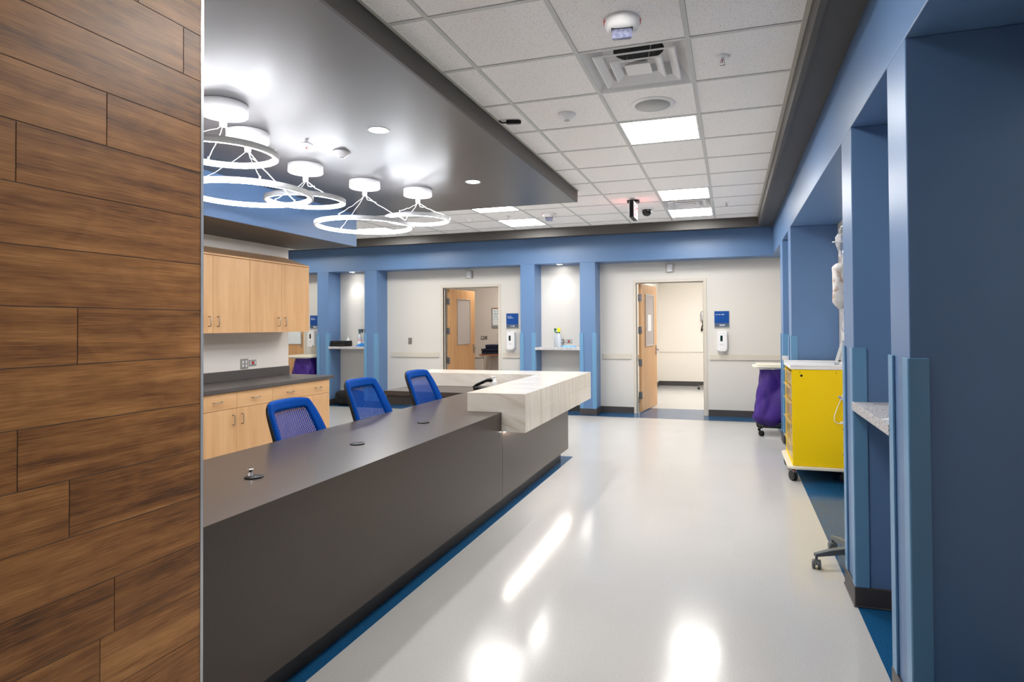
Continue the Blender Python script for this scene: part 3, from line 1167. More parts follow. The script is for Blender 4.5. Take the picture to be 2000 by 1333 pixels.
plate('left one of two outlet plates on the office wall', (-5.368, 12.6, 1.185), '-y', 0.075, 0.08, 'data')
plate('right one of two outlet plates on the office wall', (-5.284, 12.6, 1.185), '-y', 0.062, 0.08, 'switch')

# ------------------------------------------------------------------ office chairs
def office_chair(label, group):
    """task chair facing +x, floor at z = 0, mesh backrest behind the seat"""
    t = thing('office_chair', label, 'office chair', (0, 0, 0), 0, group)
    SH = 0.0
    def bp(u, v, off=0.0):
        # u in 0..1 across (-y to +y), v in 0..1 from the bottom to the top of the back
        z = 0.50 + 0.56 * v
        half = 0.262 - 0.055 * v - 0.012 * v * v
        s = 2 * u - 1
        y = half * s
        x = -0.235 - 0.20 * v + 0.036 * s * s + 0.05 * math.sin(PI * min(1, v * 1.1)) * 0.5
        return (x + off, y, z)
    # rounded outline of the panel in (u, v)
    def inner(u, v):
        return bp(u, v)
    def rim(u, v, w0, w1):
        return None
    NU, NV = 22, 26
    CU, CV = 0.13, 0.10
    def corner(u, v):
        # squircle-like remap so the sheet's corners are rounded
        s, q = 2 * u - 1, 2 * v - 1
        r = 0.20
        ss = s * math.sqrt(max(0.0, 1 - r * q ** 6))
        qq = q * math.sqrt(max(0.0, 1 - 0.10 * s ** 6))
        return (ss + 1) / 2, (qq + 1) / 2
    # padded fabric border (solid) around the open mesh
    m = MB().use('chairblue')
    def surf(off):
        return [[m.bm.verts.new(bp(*corner(i / NU, j / NV), off)) for j in range(NV + 1)] for i in range(NU + 1)]
    iu0, iu1, jv0, jv1 = 2, NU - 3, 2, NV - 3
    A, B_ = surf(0.016), surf(-0.004)
    def inside(i, j):
        return iu0 <= i < iu1 and jv0 <= j < jv1
    for i in range(NU):
        for j in range(NV):
            if inside(i, j):
                continue
            m._f([A[i][j], A[i + 1][j], A[i + 1][j + 1], A[i][j + 1]], True)
            m._f([B_[i][j], B_[i][j + 1], B_[i + 1][j + 1], B_[i + 1][j]], True)
    for i in range(iu0, iu1):
        for j in (jv0, jv1):
            m._f([A[i][j], A[i + 1][j], B_[i + 1][j], B_[i][j]])
    for j in range(jv0, jv1):
        for i in (iu0, iu1):
            m._f([A[i][j], A[i][j + 1], B_[i][j + 1], B_[i][j]])
    for i in range(NU):
        for j in (0, NV):
            m._f([A[i][j], A[i + 1][j], B_[i + 1][j], B_[i][j]])
    for j in range(NV):
        for i in (0, NU):
            m._f([A[i][j], A[i][j + 1], B_[i][j + 1], B_[i][j]])
    bmesh.ops.delete(m.bm, geom=[v for v in m.bm.verts if not v.link_faces], context='VERTS')
    back = m.build('backrest', t)
    m = MB().use('chairmesh')
    V = [[m.bm.verts.new(bp(*corner(i / NU, j / NV), 0.003)) for j in range(jv0, jv1 + 1)] for i in range(iu0, iu1 + 1)]
    for i in range(len(V) - 1):
        for j in range(len(V[0]) - 1):
            m._f([V[i][j], V[i + 1][j], V[i + 1][j + 1], V[i][j + 1]], True)
    m.build('mesh_panel', back)
    # black shell frame behind the border
    m = MB().use('black')
    loop = []
    for k in range(64):
        a = 2 * PI * k / 64
        c, s_ = math.cos(a), math.sin(a)
        n_ = 5.0
        q = (abs(c) ** n_ + abs(s_) ** n_) ** (-1 / n_)
        loop.append(bp(0.5 + 0.485 * c * q, 0.5 + 0.485 * s_ * q, -0.017))
    m.tube(loop, 0.0125, 8, closed=True)
    m.build('back_frame', t)
    m = MB().use('black')
    m.tube([(-0.10, 0, 0.43), (-0.22, 0, 0.42), (-0.275, 0, 0.47), (-0.285, 0, 0.58), (-0.315, 0, 0.72)], [0.026, 0.026, 0.026, 0.022, 0.018], 10)
    m.tube([(-0.305, -0.225, 0.66), (-0.325, -0.12, 0.665), (-0.33, 0, 0.665), (-0.325, 0.12, 0.665), (-0.305, 0.225, 0.66)], 0.014, 8)
    m.build('back_support', t)
    m = MB().use('chairblue')
    def seat(u, v):
        s, q = 2 * u - 1, 2 * v - 1
        w = 0.245 * (1 - 0.12 * max(0, -s) ** 2) * math.sqrt(max(0.0, 1 - 0.30 * abs(s) ** 6))
        return (0.03 + 0.24 * s * math.sqrt(max(0.0, 1 - 0.22 * q ** 6)), w * q, 0.500 - 0.030 * max(0, s) ** 3 + 0.012 * q * q - 0.012 * (abs(q) ** 8 + abs(s) ** 8))
    m.grid(seat, 16, 16, True, (0, 0, -0.062))
    m.build('seat', t)
    m = MB().use('black')
    m.prism(rounded(0.30, 0.26, 0.05, 5, 0.0, 0.0), 0.385, 0.430)
    m.build('seat_plate', t, bevel=0.006)
    m = MB().use('black')
    m.lathe([(0.038, 0.11), (0.038, 0.24), (0.024, 0.245), (0.024, 0.39), (0.0005, 0.39)], 18, caps=False)
    m.build('gas_column', t)
    m = MB().use('black')
    m.lathe([(0.0005, 0.065), (0.050, 0.068), (0.055, 0.10), (0.042, 0.118), (0.0005, 0.12)], 20, caps=False)
    for k in range(5):
        a = 2 * PI * k / 5 + 0.3
        ca, sa = math.cos(a), math.sin(a)
        m.tube([(0.03 * ca, 0.03 * sa, 0.097), (0.16 * ca, 0.16 * sa, 0.090), (0.30 * ca, 0.30 * sa, 0.074)], [0.026, 0.021, 0.014], 8)
    m.build('star_base', t)
    for k in range(5):
        a = 2 * PI * k / 5 + 0.3
        caster(t, 0.30 * math.cos(a), 0.30 * math.sin(a), a * 1.7 + 0.4, 'black', 0.026, 0.062)
    return t
def caster(parent, x, y, rz, key, r, top, wheel_key='rubber', wf=0.92):
    """twin-wheel caster"""
    m = MB().use(wheel_key)
    w = r * wf
    for s in (-1, 1):
        prof = [(r * 0.4, s * 0.25 * w), (r * 0.96, s * 0.25 * w), (r, s * 0.34 * w), (r, s * 0.86 * w), (r * 0.86, s * w), (r * 0.3, s * 1.04 * w)]
        m.lathe(prof, 20, (0, 0, r), 'y')
    m.use(key)
    m.prism([(-r * 0.75, r * 0.95), (r * 0.65, r * 1.35), (r * 0.5, r * 1.9), (-r * 0.3, r * 2.15), (-r * 0.8, r * 1.7)], -w * 0.22, w * 0.22, 'y')
    m.cyl((0, 0, r * 1.5), r * 0.30, max(0.01, top - r * 1.5), 10)
    m.xform(Matrix.Translation((x, y, 0)) @ Matrix.Rotation(rz, 4, 'Z') @ Matrix.Translation((r * 0.3, 0, 0)))
    return m.build('caster', parent)
CH = 'blue mesh office chairs behind the desk'
c1 = office_chair('nearest blue mesh office chair behind the desk, lowest of the three', CH)
c1.location = (-2.312, 3.215, -0.0)
c2 = dup(c1, (-2.312, 3.995, 0), 0.0, 'middle blue mesh office chair behind the long desk', CH)
c3 = dup(c1, (-2.312, 4.86, 0), 0.0, 'farthest blue mesh office chair, nearest the inner stone counter', CH)
for nm in ('backrest', 'back_frame', 'back_support', 'seat', 'seat_plate'):
    for ch in c1.children:
        if ch.name.split('.')[0] == nm:
            ch.location.z = -0.065

# ------------------------------------------------------------------ ceiling fixtures
def light_panel(label, x, y):
    t = thing('ceiling_light_panel', label, 'ceiling light', (x, y, CEIL), 0, 'square ceiling light panels')
    m = MB().use('whitemetal')
    h, i_ = 0.290, 0.276
    for r in ((-h, h, -h, -i_), (-h, h, i_, h), (-h, -i_, -i_, i_), (i_, h, -i_, i_)):
        m.box(r[0], r[1], r[2], r[3], 0.0005, 0.02)
    m.build('frame', t)
    MB().use('panel_on').box(-i_, i_, -i_, i_, 0.004, 0.012).build('diffuser', t)
    return t
names_p = ['nearest glowing square ceiling panel, beside the round speaker',
           'glowing ceiling panel in front of the small air diffuser near the exit sign',
           'glowing ceiling panel behind the small air diffuser, next to the far fascia',
           'glowing ceiling panel partly cut off by the edge of the grey ceiling cloud',
           'glowing ceiling panel just beyond the grey ceiling cloud, left of the far fire strobe',
           'glowing ceiling panel at the far left seen through the ring pendants',
               'ceiling light panel in the corridor just above the camera',
         'ceiling light panel over the far left cross corridor behind the blue bulkhead']
for (x, y), l in zip(PANELS, names_p):
    ix, iy = cell(x, y)
    light_panel(l, GX[ix] + 0.3048, GY[iy] + 0.3048)

def frustum(m, a0, z0, a1, z1, th=0.004):
    """square funnel wall between half-size a0 at z0 and a1 at z1 (thin solid)"""
    for s in range(4):
        rot = Matrix.Rotation(s * PI / 2, 4, 'Z')
        P = [(-a0, -a0, z0), (a0, -a0, z0), (a1, -a1, z1), (-a1, -a1, z1)]
        Q = [(-a0 + th, -a0 + th, z0 + th), (a0 - th, -a0 + th, z0 + th), (a1 - th, -a1 + th, z1 + th), (-a1 + th, -a1 + th, z1 + th)]
        v = [m.bm.verts.new(rot @ Vector(p)) for p in P]
        w_ = [m.bm.verts.new(rot @ Vector(p)) for p in Q]
        m._f(v)
        m._f(w_[::-1])
        m._f([v[0], v[1], w_[1], w_[0]])
        m._f([v[3], w_[3], w_[2], v[2]])
def diffuser(label, x, y):
    ix, iy = cell(x, y)
    t = thing('air_diffuser', label, 'air vent', (GX[ix] + 0.3048, GY[iy] + 0.3048, CEIL), 0, 'square ceiling air diffusers')
    m = MB().use('whitemetal')
    frustum(m, 0.292, 0.0, 0.215, 0.115)
    m.box(-0.215, 0.215, -0.215, 0.215, 0.115, 0.12)
    m.build('back_pan', t)
    m = MB().use('duct')
    m.lathe([(0.0005, 0.1125), (0.150, 0.1125), (0.150, 0.1145)], 28, caps=False)
    m.build('duct_opening', t)
    for a, z, d in ((0.225, -0.006, 0.026), (0.142, -0.010, 0.026)):
        m = MB().use('whitemetal')
        frustum(m, a, z, a - 0.038, z + d, 0.003)
        frustum(m, a + 0.008, z + 0.006, a, z, 0.003)
        m.build('cone', t)
    m = MB().use('whitemetal')
    frustum(m, 0.075, -0.004, 0.052, 0.022, 0.003)
    m.box(-0.074, 0.074, -0.074, 0.074, -0.004, -0.001)
    m.build('centre_plaque', t)
    m = MB().use('whitemetal')
    for dx, dy in ((-0.05, 0.03), (0.05, -0.03)):
        m.tube([(dx, dy, 0.0), (dx * 1.6, dy * 1.6, 0.113)], 0.002, 6)
    m.build('hanger_rod', t)
    return t
diffuser('near square louvred air diffuser beside the round speaker', *DIFFS[0])
diffuser('far square louvred air diffuser between two glowing panels', *DIFFS[1])

t = thing('ceiling_speaker', 'round grey ceiling speaker grille between the near diffuser and the near light panel', 'speaker', (-0.505, 4.205, CEIL + 0.003))
m = MB().use('whitemetal')
m.lathe([(0.122, -0.008), (0.152, -0.004), (0.155, 0.0), (0.122, 0.0)], 40, caps=False)
m.lathe([(0.122, -0.008), (0.122, 0.0)], 40, caps=False)
m.build('trim_ring', t)
MB().use('greengrey').lathe([(0.0005, -0.0065), (0.122, -0.0065), (0.122, -0.0005)], 40, caps=False).build('grille', t)

def strobe(label, x, y, rz):
    t = thing('fire_alarm_strobe', label, 'fire alarm strobe', (x, y, CEIL + 0.003), rz, 'white ceiling fire alarm strobes')
    m = MB().use('whiteplastic')
    m.lathe([(0.088, 0.0), (0.089, -0.020), (0.080, -0.045), (0.064, -0.062), (0.0005, -0.064)], 32, caps=False)
    m.build('housing', t)
    m = MB().use('lens')
    m.prism([(-0.052, -0.046), (0.052, -0.046), (0.044, -0.020), (-0.044, -0.020)], -0.112, -0.058, 'z')
    m.build('lens', t, bevel=0.006)
    m = MB().use('black')
    m.box(-0.053, 0.053, -0.049, -0.017, -0.066, -0.060)
    m.build('lens_gasket', t)
    m = MB().use('pinkred')
    for a0 in (-0.15, PI - 0.1):
        for k in range(4):
            a = a0 + k * 0.13
            c, s_ = math.cos(a), math.sin(a)
            m.box(0.0882 * c - 0.004, 0.0882 * c + 0.004, 0.0882 * s_ - 0.004, 0.0882 * s_ + 0.004, -0.019, -0.006)
    m.build('printed_lettering', t)
    return t
strobe('large near white fire alarm strobe with red lettering in front of the air diffuser', -0.506, 2.985, 0.15)
strobe('far white fire alarm strobe left of the exit sign', -2.36, 7.86, 0.3)

def smoke(label, x, y, z):
    t = thing('smoke_detector', label, 'smoke detector', (x, y, z))
    m = MB().use('whiteplastic')
    m.lathe([(0.066, 0.0), (0.066, -0.010), (0.055, -0.026), (0.030, -0.040), (0.026, -0.046), (0.0005, -0.046)], 32, caps=False)
    m.build('housing', t)
    m = MB().use('greengrey')
    m.lathe([(0.022, -0.0462), (0.019, -0.050), (0.0005, -0.050)], 20, caps=False)
    m.build('sensor_cap', t)
    return t
smoke('white smoke detector on the ceiling tile beside the near light panel', -1.12, 4.20, CEIL + 0.003)
smoke('white smoke detector on the grey ceiling cloud among the ring pendants', -2.968, 4.122, CLOUD)
smoke('white smoke detector at the far left ceiling tiles beyond the cloud', -3.574, 7.90, CEIL + 0.003)

def sprinkler(label, x, y, z, key='chrome'):
    t = thing('fire_sprinkler', label, 'sprinkler', (x, y, z))
    m = MB().use('whitemetal')
    m.lathe([(0.044, 0.0), (0.042, -0.006), (0.022, -0.008), (0.0005, -0.008)], 24, caps=False)
    m.build('escutcheon', t)
    m = MB().use(key)
    m.cyl((0, 0, -0.020), 0.009, 0.013, 12)
    m.tube([(-0.008, 0, -0.018), (-0.013, 0, -0.030), (-0.004, 0, -0.042)], 0.0028, 6)
    m.tube([(0.008, 0, -0.018), (0.013, 0, -0.030), (0.004, 0, -0.042)], 0.0028, 6)
    m.build('head', t)
    m = MB().use('red')
    m.cyl((0, 0, -0.040), 0.0025, 0.022, 8)
    m.build('bulb', t)
    m = MB().use(key)
    m.lathe([(0.0005, -0.041), (0.017, -0.043), (0.017, -0.0445), (0.0005, -0.0445)], 16, caps=False)
    m.build('deflector', t)
    return t
sprinkler('sprinkler head on the right ceiling tiles across from the near diffuser', -0.031, 3.573, CEIL + 0.003)
sprinkler('sprinkler head right of the far air diffuser', -0.039, 7.89, CEIL + 0.003)
sprinkler('sprinkler head between the two far left light panels', -2.948, 7.86, CEIL + 0.003)
sprinkler('white sprinkler head on the grey ceiling cloud above the ring pendants', -3.094, 3.864, CLOUD, 'whitemetal')

# black cable connector hanging from the tiles
t = thing('cable_connector', 'short black cable connector lying flat against the ceiling tiles by the cloud edge', 'cable', (-1.535, 4.20, CEIL - 0.012), 0.25)
m = MB().use('black')
m.prism([(-0.045, -0.017), (0.045, -0.017), (0.062, 0.0), (0.045, 0.017), (-0.045, 0.017), (-0.052, 0.0)], -0.013, 0.012, 'z')
m.build('plug', t, bevel=0.004)
MB().use('black').tube([(-0.045, 0, 0), (-0.07, 0.002, -0.004), (-0.095, 0.004, 0.004), (-0.103, 0.004, 0.016)], 0.006, 8).build('cable', t)

# exit sign
t = thing('exit_sign', 'red EXIT sign on a black mount hanging from the far ceiling tiles', 'exit sign', (-1.135, 7.40, CEIL))
m = MB().use('black')
m.prism(rounded(0.145, 0.11, 0.02, 4), -0.024, -0.001, 'z')
m.cyl((0, 0, -0.04), 0.02, 0.03, 16)
m.build('ceiling_mount', t, bevel=0.003)
m = MB().use('black')
m.box(-0.027, 0.027, -0.155, 0.155, -0.225, -0.022)
m.build('housing', t, bevel=0.004)
for s in (-1, 1):
    m = MB().use('exit_face')
    xx = s * 0.0275
    m.box(min(xx, xx + s * 0.002), max(xx, xx + s * 0.002), -0.148, 0.148, -0.218, -0.030)
    m.build('face', t)
    mx = Matrix.Translation((s * 0.0305, -s * 0.128, -0.196)) @ Matrix.Rotation(s * PI / 2, 4, 'Z') @ Matrix.Rotation(PI / 2, 4, 'X')
    text_mesh('EXIT', 0.185, 'exit_red', 'lettering', t, mx @ Matrix.Diagonal((0.70, 1, 1, 1)))

# dome camera
t = thing('dome_camera', 'small black dome camera on the ceiling just right of the exit sign', 'security camera', (-1.045, 7.96, CEIL + 0.003))
MB().use('whiteplastic').lathe([(0.095, 0.0), (0.092, -0.012), (0.070, -0.020), (0.0005, -0.020)], 28, caps=False).build('mount', t)
MB().use('domeblack').lathe([(0.062, -0.020), (0.062, -0.045), (0.056, -0.070), (0.040, -0.090), (0.020, -0.100), (0.0005, -0.102)], 28, caps=False).build('dome', t)

# downlights in the cloud and the niches
def downlight(label, x, y, z, r, power, grp, size=math.radians(110)):
    t = thing('downlight', label, 'downlight', (x, y, z), 0, grp)
    m = MB().use('whitemetal')
    m.lathe([(r, -0.0005), (r + 0.012, -0.003), (r + 0.014, -0.0015), (r + 0.014, 0.0), (r, 0.0)], 32, caps=False)
    m.build('trim_ring', t)
    MB().use('down_on').lathe([(0.0005, -0.0012), (r, -0.0012), (r, -0.0004)], 32, caps=False).build('lens', t)
    l = bpy.data.lights.new('downlight_lamp', 'SPOT')
    l.energy = power
    l.color = (1.0, 0.97, 0.93)
    l.spot_size = size
    l.spot_blend = 0.9
    l.shadow_soft_size = r
    lo = bpy.data.objects.new('downlight_lamp', l)
    COL.objects.link(lo)
    lo.parent = t
    lo.location = (0, 0, -0.02)
    return t
G1 = 'round downlights in the grey ceiling cloud'
downlight('nearest downlight in the grey cloud, cut by the wood tile column', -2.375, 2.13, CLOUD, 0.062, 32, G1)
downlight('middle downlight in the grey ceiling cloud, above the ring pendants', -2.386, 3.745, CLOUD, 0.062, 32, G1)
downlight('farthest downlight in the grey ceiling cloud', -2.385, 5.385, CLOUD, 0.062, 32, G1)
G2 = 'small downlights in the far wall niches'
downlight('small downlight over the niche shelf with the black case', -6.785, 9.74, HEAD, 0.045, 9, G2, math.radians(100))
downlight('small downlight over the niche shelf with the spray bottle', -2.745, 9.74, HEAD, 0.045, 9, G2, math.radians(100))

# ring pendants
def ring_pendant(label, x, y, R, zb, rz=0.0):
    t = thing('ring_pendant', label, 'pendant light', (x, y, CLOUD), rz, 'white ring pendants over the desk')
    m = MB().use('whitemetal')
    m.lathe([(0.0005, 0.0), (0.140, -0.0005), (0.143, -0.006), (0.143, -0.066), (0.138, -0.072), (0.0005, -0.072)], 40, caps=False)
    m.build('canopy', t)
    m = MB().use('whitemetal')
    m.lathe([(0.022, -0.072), (0.022, -0.140), (0.018, -0.144), (0.0005, -0.144)], 20, caps=False)
    m.build('stem', t)
    z0 = zb - CLOUD
    H, Wd = 0.036, 0.030
    m = MB().use('whitemetal')
    m.use('ringbody')
    I = R - Wd                                  # the lit face of the ring is its inner side
    m.lathe([(R, z0 + 0.002), (R, z0 + H), (I + 0.001, z0 + H), (I + 0.001, z0 + H - 0.004), (I + 0.006, z0 + H - 0.004), (I + 0.006, z0 + 0.006), (I + 0.012, z0 + 0.006), (I + 0.012, z0 + 0.0005), (R - 0.003, z0 + 0.0005), (R, z0 + 0.002)], 84, caps=False)
    m.build('ring_housing', t)
    m = MB().use('ring_on')
    m.lathe([(I + 0.0115, z0 + 0.0055), (I + 0.0115, z0), (I + 0.003, z0), (I, z0 + 0.003), (I, z0 + H - 0.0045), (I + 0.0055, z0 + H - 0.0045), (I + 0.0055, z0 + 0.0055), (I + 0.0115, z0 + 0.0055)], 84, caps=False)
    m.build('light_diffuser', t)
    for k in range(3):
        a = 2 * PI * k / 3 + 0.35
        rr = R - Wd / 2
        p0 = Vector((0.012 * math.cos(a), 0.012 * math.sin(a), -0.144))
        p1 = Vector((rr * math.cos(a), rr * math.sin(a), z0 + H + 0.012))
        pts = [p0 + Vector((0, 0, 0.003))]
        for q in range(1, 9):
            f = q / 8
            p = p0.lerp(p1, f)
            p.z += -0.020 * math.sin(PI * f) * (1 - f) + 0.004 * math.sin(f * 19 + k)
            pts.append(p)
        pts.append(Vector((p1.x, p1.y, z0 + H - 0.002)))
        m = MB().use('whiteplastic')
        m.tube(pts, 0.0042 if k == 0 else 0.0026, 6)
        if k == 0:
            m.tube([p0, p0 + Vector((0.01, 0.01, -0.035)), p0 + Vector((0.03, 0.015, -0.038)), p0.lerp(p1, 0.22)], 0.004, 6)
        m.build('cable', t)
        m = MB().use('whitemetal')
        m.cyl((p1.x, p1.y, z0 + H - 0.001), 0.007, 0.022, 8)
        m.build('cable_clamp', t)
    return t
ring_pendant('small ring pendant nearest the wood tile column, highest in the picture', -3.023, 3.0, 0.32, 2.53, 0.2)
ring_pendant('large ring pendant second from the wood tile column', -3.295, 3.489, 0.44, 2.395, 1.1)
ring_pendant('small ring pendant in the middle of the five rings', -3.495, 4.351, 0.33, 2.53, 0.7)
ring_pendant('large ring pendant fourth from the wood tile column', -3.356, 5.022, 0.46, 2.41, 0.25)
ring_pendant('small ring pendant farthest from the wood tile column', -3.048, 5.496, 0.33, 2.53, 0.1)

# exam room lamp, and an added fill panel for the office
t = thing('ceiling_light_panel', 'ceiling light panel inside the bright exam room', 'ceiling light', (-0.2, 12.3, 2.75), 0)
MB().use('whitemetal').box(-0.31, 0.31, -0.61, 0.61, -0.018, -0.0005).build('frame', t)
MB().use('room_on').box(-0.285, 0.285, -0.585, 0.585, -0.020, -0.0185).build('diffuser', t)

t = thing('ceiling_light_panel', 'added unseen fill light panel brightening the office with the whiteboard', 'ceiling light', (-4.6, 11.3, 2.75), 0)  # added out of view to brighten the office, no lamp known there
MB().use('whitemetal').box(-0.31, 0.31, -0.31, 0.31, -0.018, -0.0005).build('frame', t)
MB().use('office_fill_on').box(-0.285, 0.285, -0.285, 0.285, -0.020, -0.0185).build('diffuser', t)

# ------------------------------------------------------------------ far wall fittings
def glyphs(m, x0, x1, z, h, y, seed):
    """a line of small letter-like strokes, as fine as the unreadable print in the photo"""
    rnd = random.Random(seed)
    x = x0
    while x < x1:
        w_ = h * rnd.uniform(0.45, 0.75)
        if rnd.random() < 0.14:
            x += w_
            continue
        k = rnd.randint(0, 3)
        s = h * 0.2
        m.box(x, x + s, y - 0.0006, y, z, z + h * (1.0 if k == 0 else 0.72))
        if k != 3:
            m.box(x + w_ * 0.55, x + w_ * 0.55 + s, y - 0.0006, y, z, z + h * 0.72)
        m.box(x, x + w_ * 0.55, y - 0.0006, y, z + h * (0.52 if k == 1 else 0.0), z + h * (0.52 if k == 1 else 0.0) + s)
        x += w_
def room_sign(label, xc, zc, lines, seed):
    t = thing('room_sign', label, 'room sign', (xc, YFB, zc), 0, 'blue room signs by the doors')
    m = MB().use('alu')
    m.box(-0.114, 0.114, -0.012, -0.0002, -0.135, 0.135)
    m.build('backing', t, bevel=0.001)
    MB().use('signblue').box(-0.110, 0.110, -0.0145, -0.0122, -0.060, 0.131).build('name_panel', t)
    MB().use('signgray').box(-0.110, 0.110, -0.0145, -0.0122, -0.115, -0.0605).build('number_panel', t)
    m = MB().use('signtext')
    for k, (wd, z) in enumerate(lines):
        glyphs(m, -0.088, -0.088 + wd, z, 0.017, -0.0147, seed + k)
    m.build('name_lettering', t)
    m = MB().use('signtext')
    glyphs(m, -0.032, 0.046, -0.102, 0.030, -0.0147, seed + 9)
    m.build('number_lettering', t)
    return t
room_sign('blue room sign with two lines of print beside the office door', -3.657, 1.535, ((0.080, 0.075), (0.105, 0.048)), 3)
room_sign('blue room sign with one line of print beside the exam room door', -0.141, 1.530, ((0.135, 0.070),), 21)
room_sign('blue room sign by the closed door near the wall cabinets', -7.745, 1.545, ((0.075, 0.075), (0.100, 0.048)), 40)

def dispenser(label, xc, zc, h=0.305):
    t = thing('hand_sanitizer_dispenser', label, 'sanitizer dispenser', (xc, YFB, zc), 0, 'white wall sanitizer dispensers')
    w_ = 0.152
    m = MB().use('whiteplastic')
    m.prism(rounded(w_, h, 0.020, 5), -0.085, -0.0005, 'y')
    m.build('body', t, bevel=0.010, segs=3)
    m = MB().use('whiteplastic')
    m.prism(rounded(w_ * 0.74, 0.055, 0.02, 4, 0, -h / 2 + 0.016), -0.105, -0.082, 'y')
    m.build('nozzle_guard', t, bevel=0.006)
    m = MB().use('darkgreen')
    m.prism(rounded(0.036, 0.094, 0.0178, 7, -0.012, 0.038), -0.0875, -0.084, 'y')
    m.build('sensor_window', t)
    m = MB().use('signgray')
    glyphs(m, -0.030, 0.018, -0.064, 0.008, -0.0853, 5)
    m.build('small_print', t)
    return t
dispenser('white hand dispenser below the blue sign beside the office door', -3.668, 1.198)
dispenser('white hand dispenser below the blue sign beside the exam room door', -0.135, 1.193)
dispenser('white hand dispenser by the closed door near the wall cabinets', -7.785, 1.235)

def call_light(label, xc, zc):
    t = thing('call_light', label, 'nurse call light', (xc, YFB, zc), 0, 'louvred call lights above the doors')
    m = MB().use('steel')
    m.box(-0.068, 0.068, -0.012, -0.0005, -0.068, 0.068)
    m.build('base_plate', t, bevel=0.002)
    m = MB().use('whiteplastic')
    for k in range(5):
        z = -0.050 + k * 0.025
        m.prism(rounded(0.088, 0.016, 0.005, 3, 0, z), -0.060, -0.012, 'y')
    m.box(-0.034, 0.034, -0.050, -0.012, -0.056, 0.056)
    m.build('louvred_lens', t)
    return t
call_light('grey louvred call light above the office door', -4.468, 2.373)
call_light('grey louvred call light above the exam room door', -0.940, 2.368)

# speckled shelves in the niches
def shelf(label, x0, x1, y0, y1, z1, th=0.042, rad=0.0):
    m = MB().use('terrazzo')
    m.box(x0, x1, y0, y1, z1 - th, z1)
    o = m.build('niche_shelf', None, bevel=0.003)
    return tag(o, label, 'shelf', 'speckled solid shelves in the niches')
SZ = 1.088
shelf('speckled shelf in the far niche holding the black case', -7.171, -6.401, 9.545, YFB - 0.001, SZ)
shelf('speckled shelf in the far niche holding the yellow-headed spray bottle', -3.127, -2.356, 9.545, YFB - 0.001, SZ)
SR = 1.052
shelf('near speckled shelf on the right wall in front of the yellow cart', 0.592, XRB - 0.001, 2.69, 3.453, SR, 0.044)
shelf('far speckled shelf end on the right wall above the yellow cart', 0.585, XRB - 0.001, 7.086, 7.860, 1.068, 0.044)

# things on the far shelves
t = thing('instrument_case', 'black zipped case lying on the left far niche shelf', 'case', (-6.985, 9.685, SZ), 0.02)
m = MB().use('blackmatte')
m.prism(rounded(0.34, 0.22, 0.03, 4), 0.001, 0.105, 'z')
m.build('case_body', t, bevel=0.010)
m = MB().use('black')
m.tube([Vector((p[0] * 1.006, p[1] * 1.006, 0.06)) for p in rounded(0.34, 0.22, 0.03, 4)], 0.004, 6, closed=True)
m.build('zip', t)
m = MB().use('black')
m.tube([(0.17, -0.05, 0.07), (0.205, -0.045, 0.06), (0.212, -0.04, 0.03), (0.200, -0.04, 0.012)], 0.005, 6)
m.build('pull_strap', t)
pump_bottle('lotion_bottle', 'white pump bottle behind the black case on the left niche shelf', (-6.965, 9.865, SZ), 0.1, 0.20, 0.038)
def spray_bottle(label, loc, rz, style):
    t = thing('spray_bottle', label, 'spray bottle', loc, rz)
    m = MB().use('bottle')
    H = 0.235
    m.lathe([(0.036, 0), (0.039, 0.006), (0.039, H * 0.62), (0.034, H * 0.75), (0.020, H * 0.90), (0.014, H * 0.94), (0.014, H)], 24, caps=True)
    m.build('bottle', t)
    if style == 'red':
        q = MB().use('paper')
        q.lathe([(0.0394, 0.04), (0.0394, 0.12)], 24, caps=False)
        lb = q.build('paper_band', t)
        q = MB().use('pinkred')
        q.lathe([(0.0398, 0.102), (0.0398, 0.114)], 24, caps=False)
        q.build('red_stripe', lb)
    kh, kt = ('green', 'yellowplastic') if style != 'red' else ('tealdark', 'tealdark')
    m = MB().use(kh)
    m.cyl((0, 0, H), 0.017, 0.022, 14)
    m.build('collar', t)
    m = MB().use(kt)
    m.prism([(-0.022, H + 0.022), (0.020, H + 0.022), (0.026, H + 0.075), (0.010, H + 0.088), (-0.030, H + 0.084)], -0.013, 0.013, 'y')
    m.build('head', t, bevel=0.003)
    m = MB().use(kh)
    m.prism([(-0.030, H + 0.066), (-0.078, H + 0.088), (-0.082, H + 0.074), (-0.050, H + 0.050), (-0.066, H + 0.012), (-0.074, H + 0.014), (-0.048, H + 0.062), (-0.028, H + 0.050)], -0.009, 0.009, 'y')
    m.build('trigger', t)
    return t
spray_bottle('left spray bottle with dark trigger and red stripe on the left niche shelf', (-6.665, 9.80, SZ), 2.9, 'red')
spray_bottle('right spray bottle with dark trigger and red stripe, half behind the column', (-6.545, 9.80, SZ), 3.0, 'red')
spray_bottle('white spray bottle with yellow and green trigger on the niche shelf', (-2.757, 9.72, SZ), 0.1, 'yellow')
t = spray_bottle('pale spray bottle standing behind the yellow-headed one', (-2.835, 9.84, SZ), 0.4, 'plain')
bpy.data.objects.remove([c for c in t.children if c.name.startswith('trigger')][0])
bpy.data.objects.remove([c for c in t.children if c.name.startswith('head')][0])
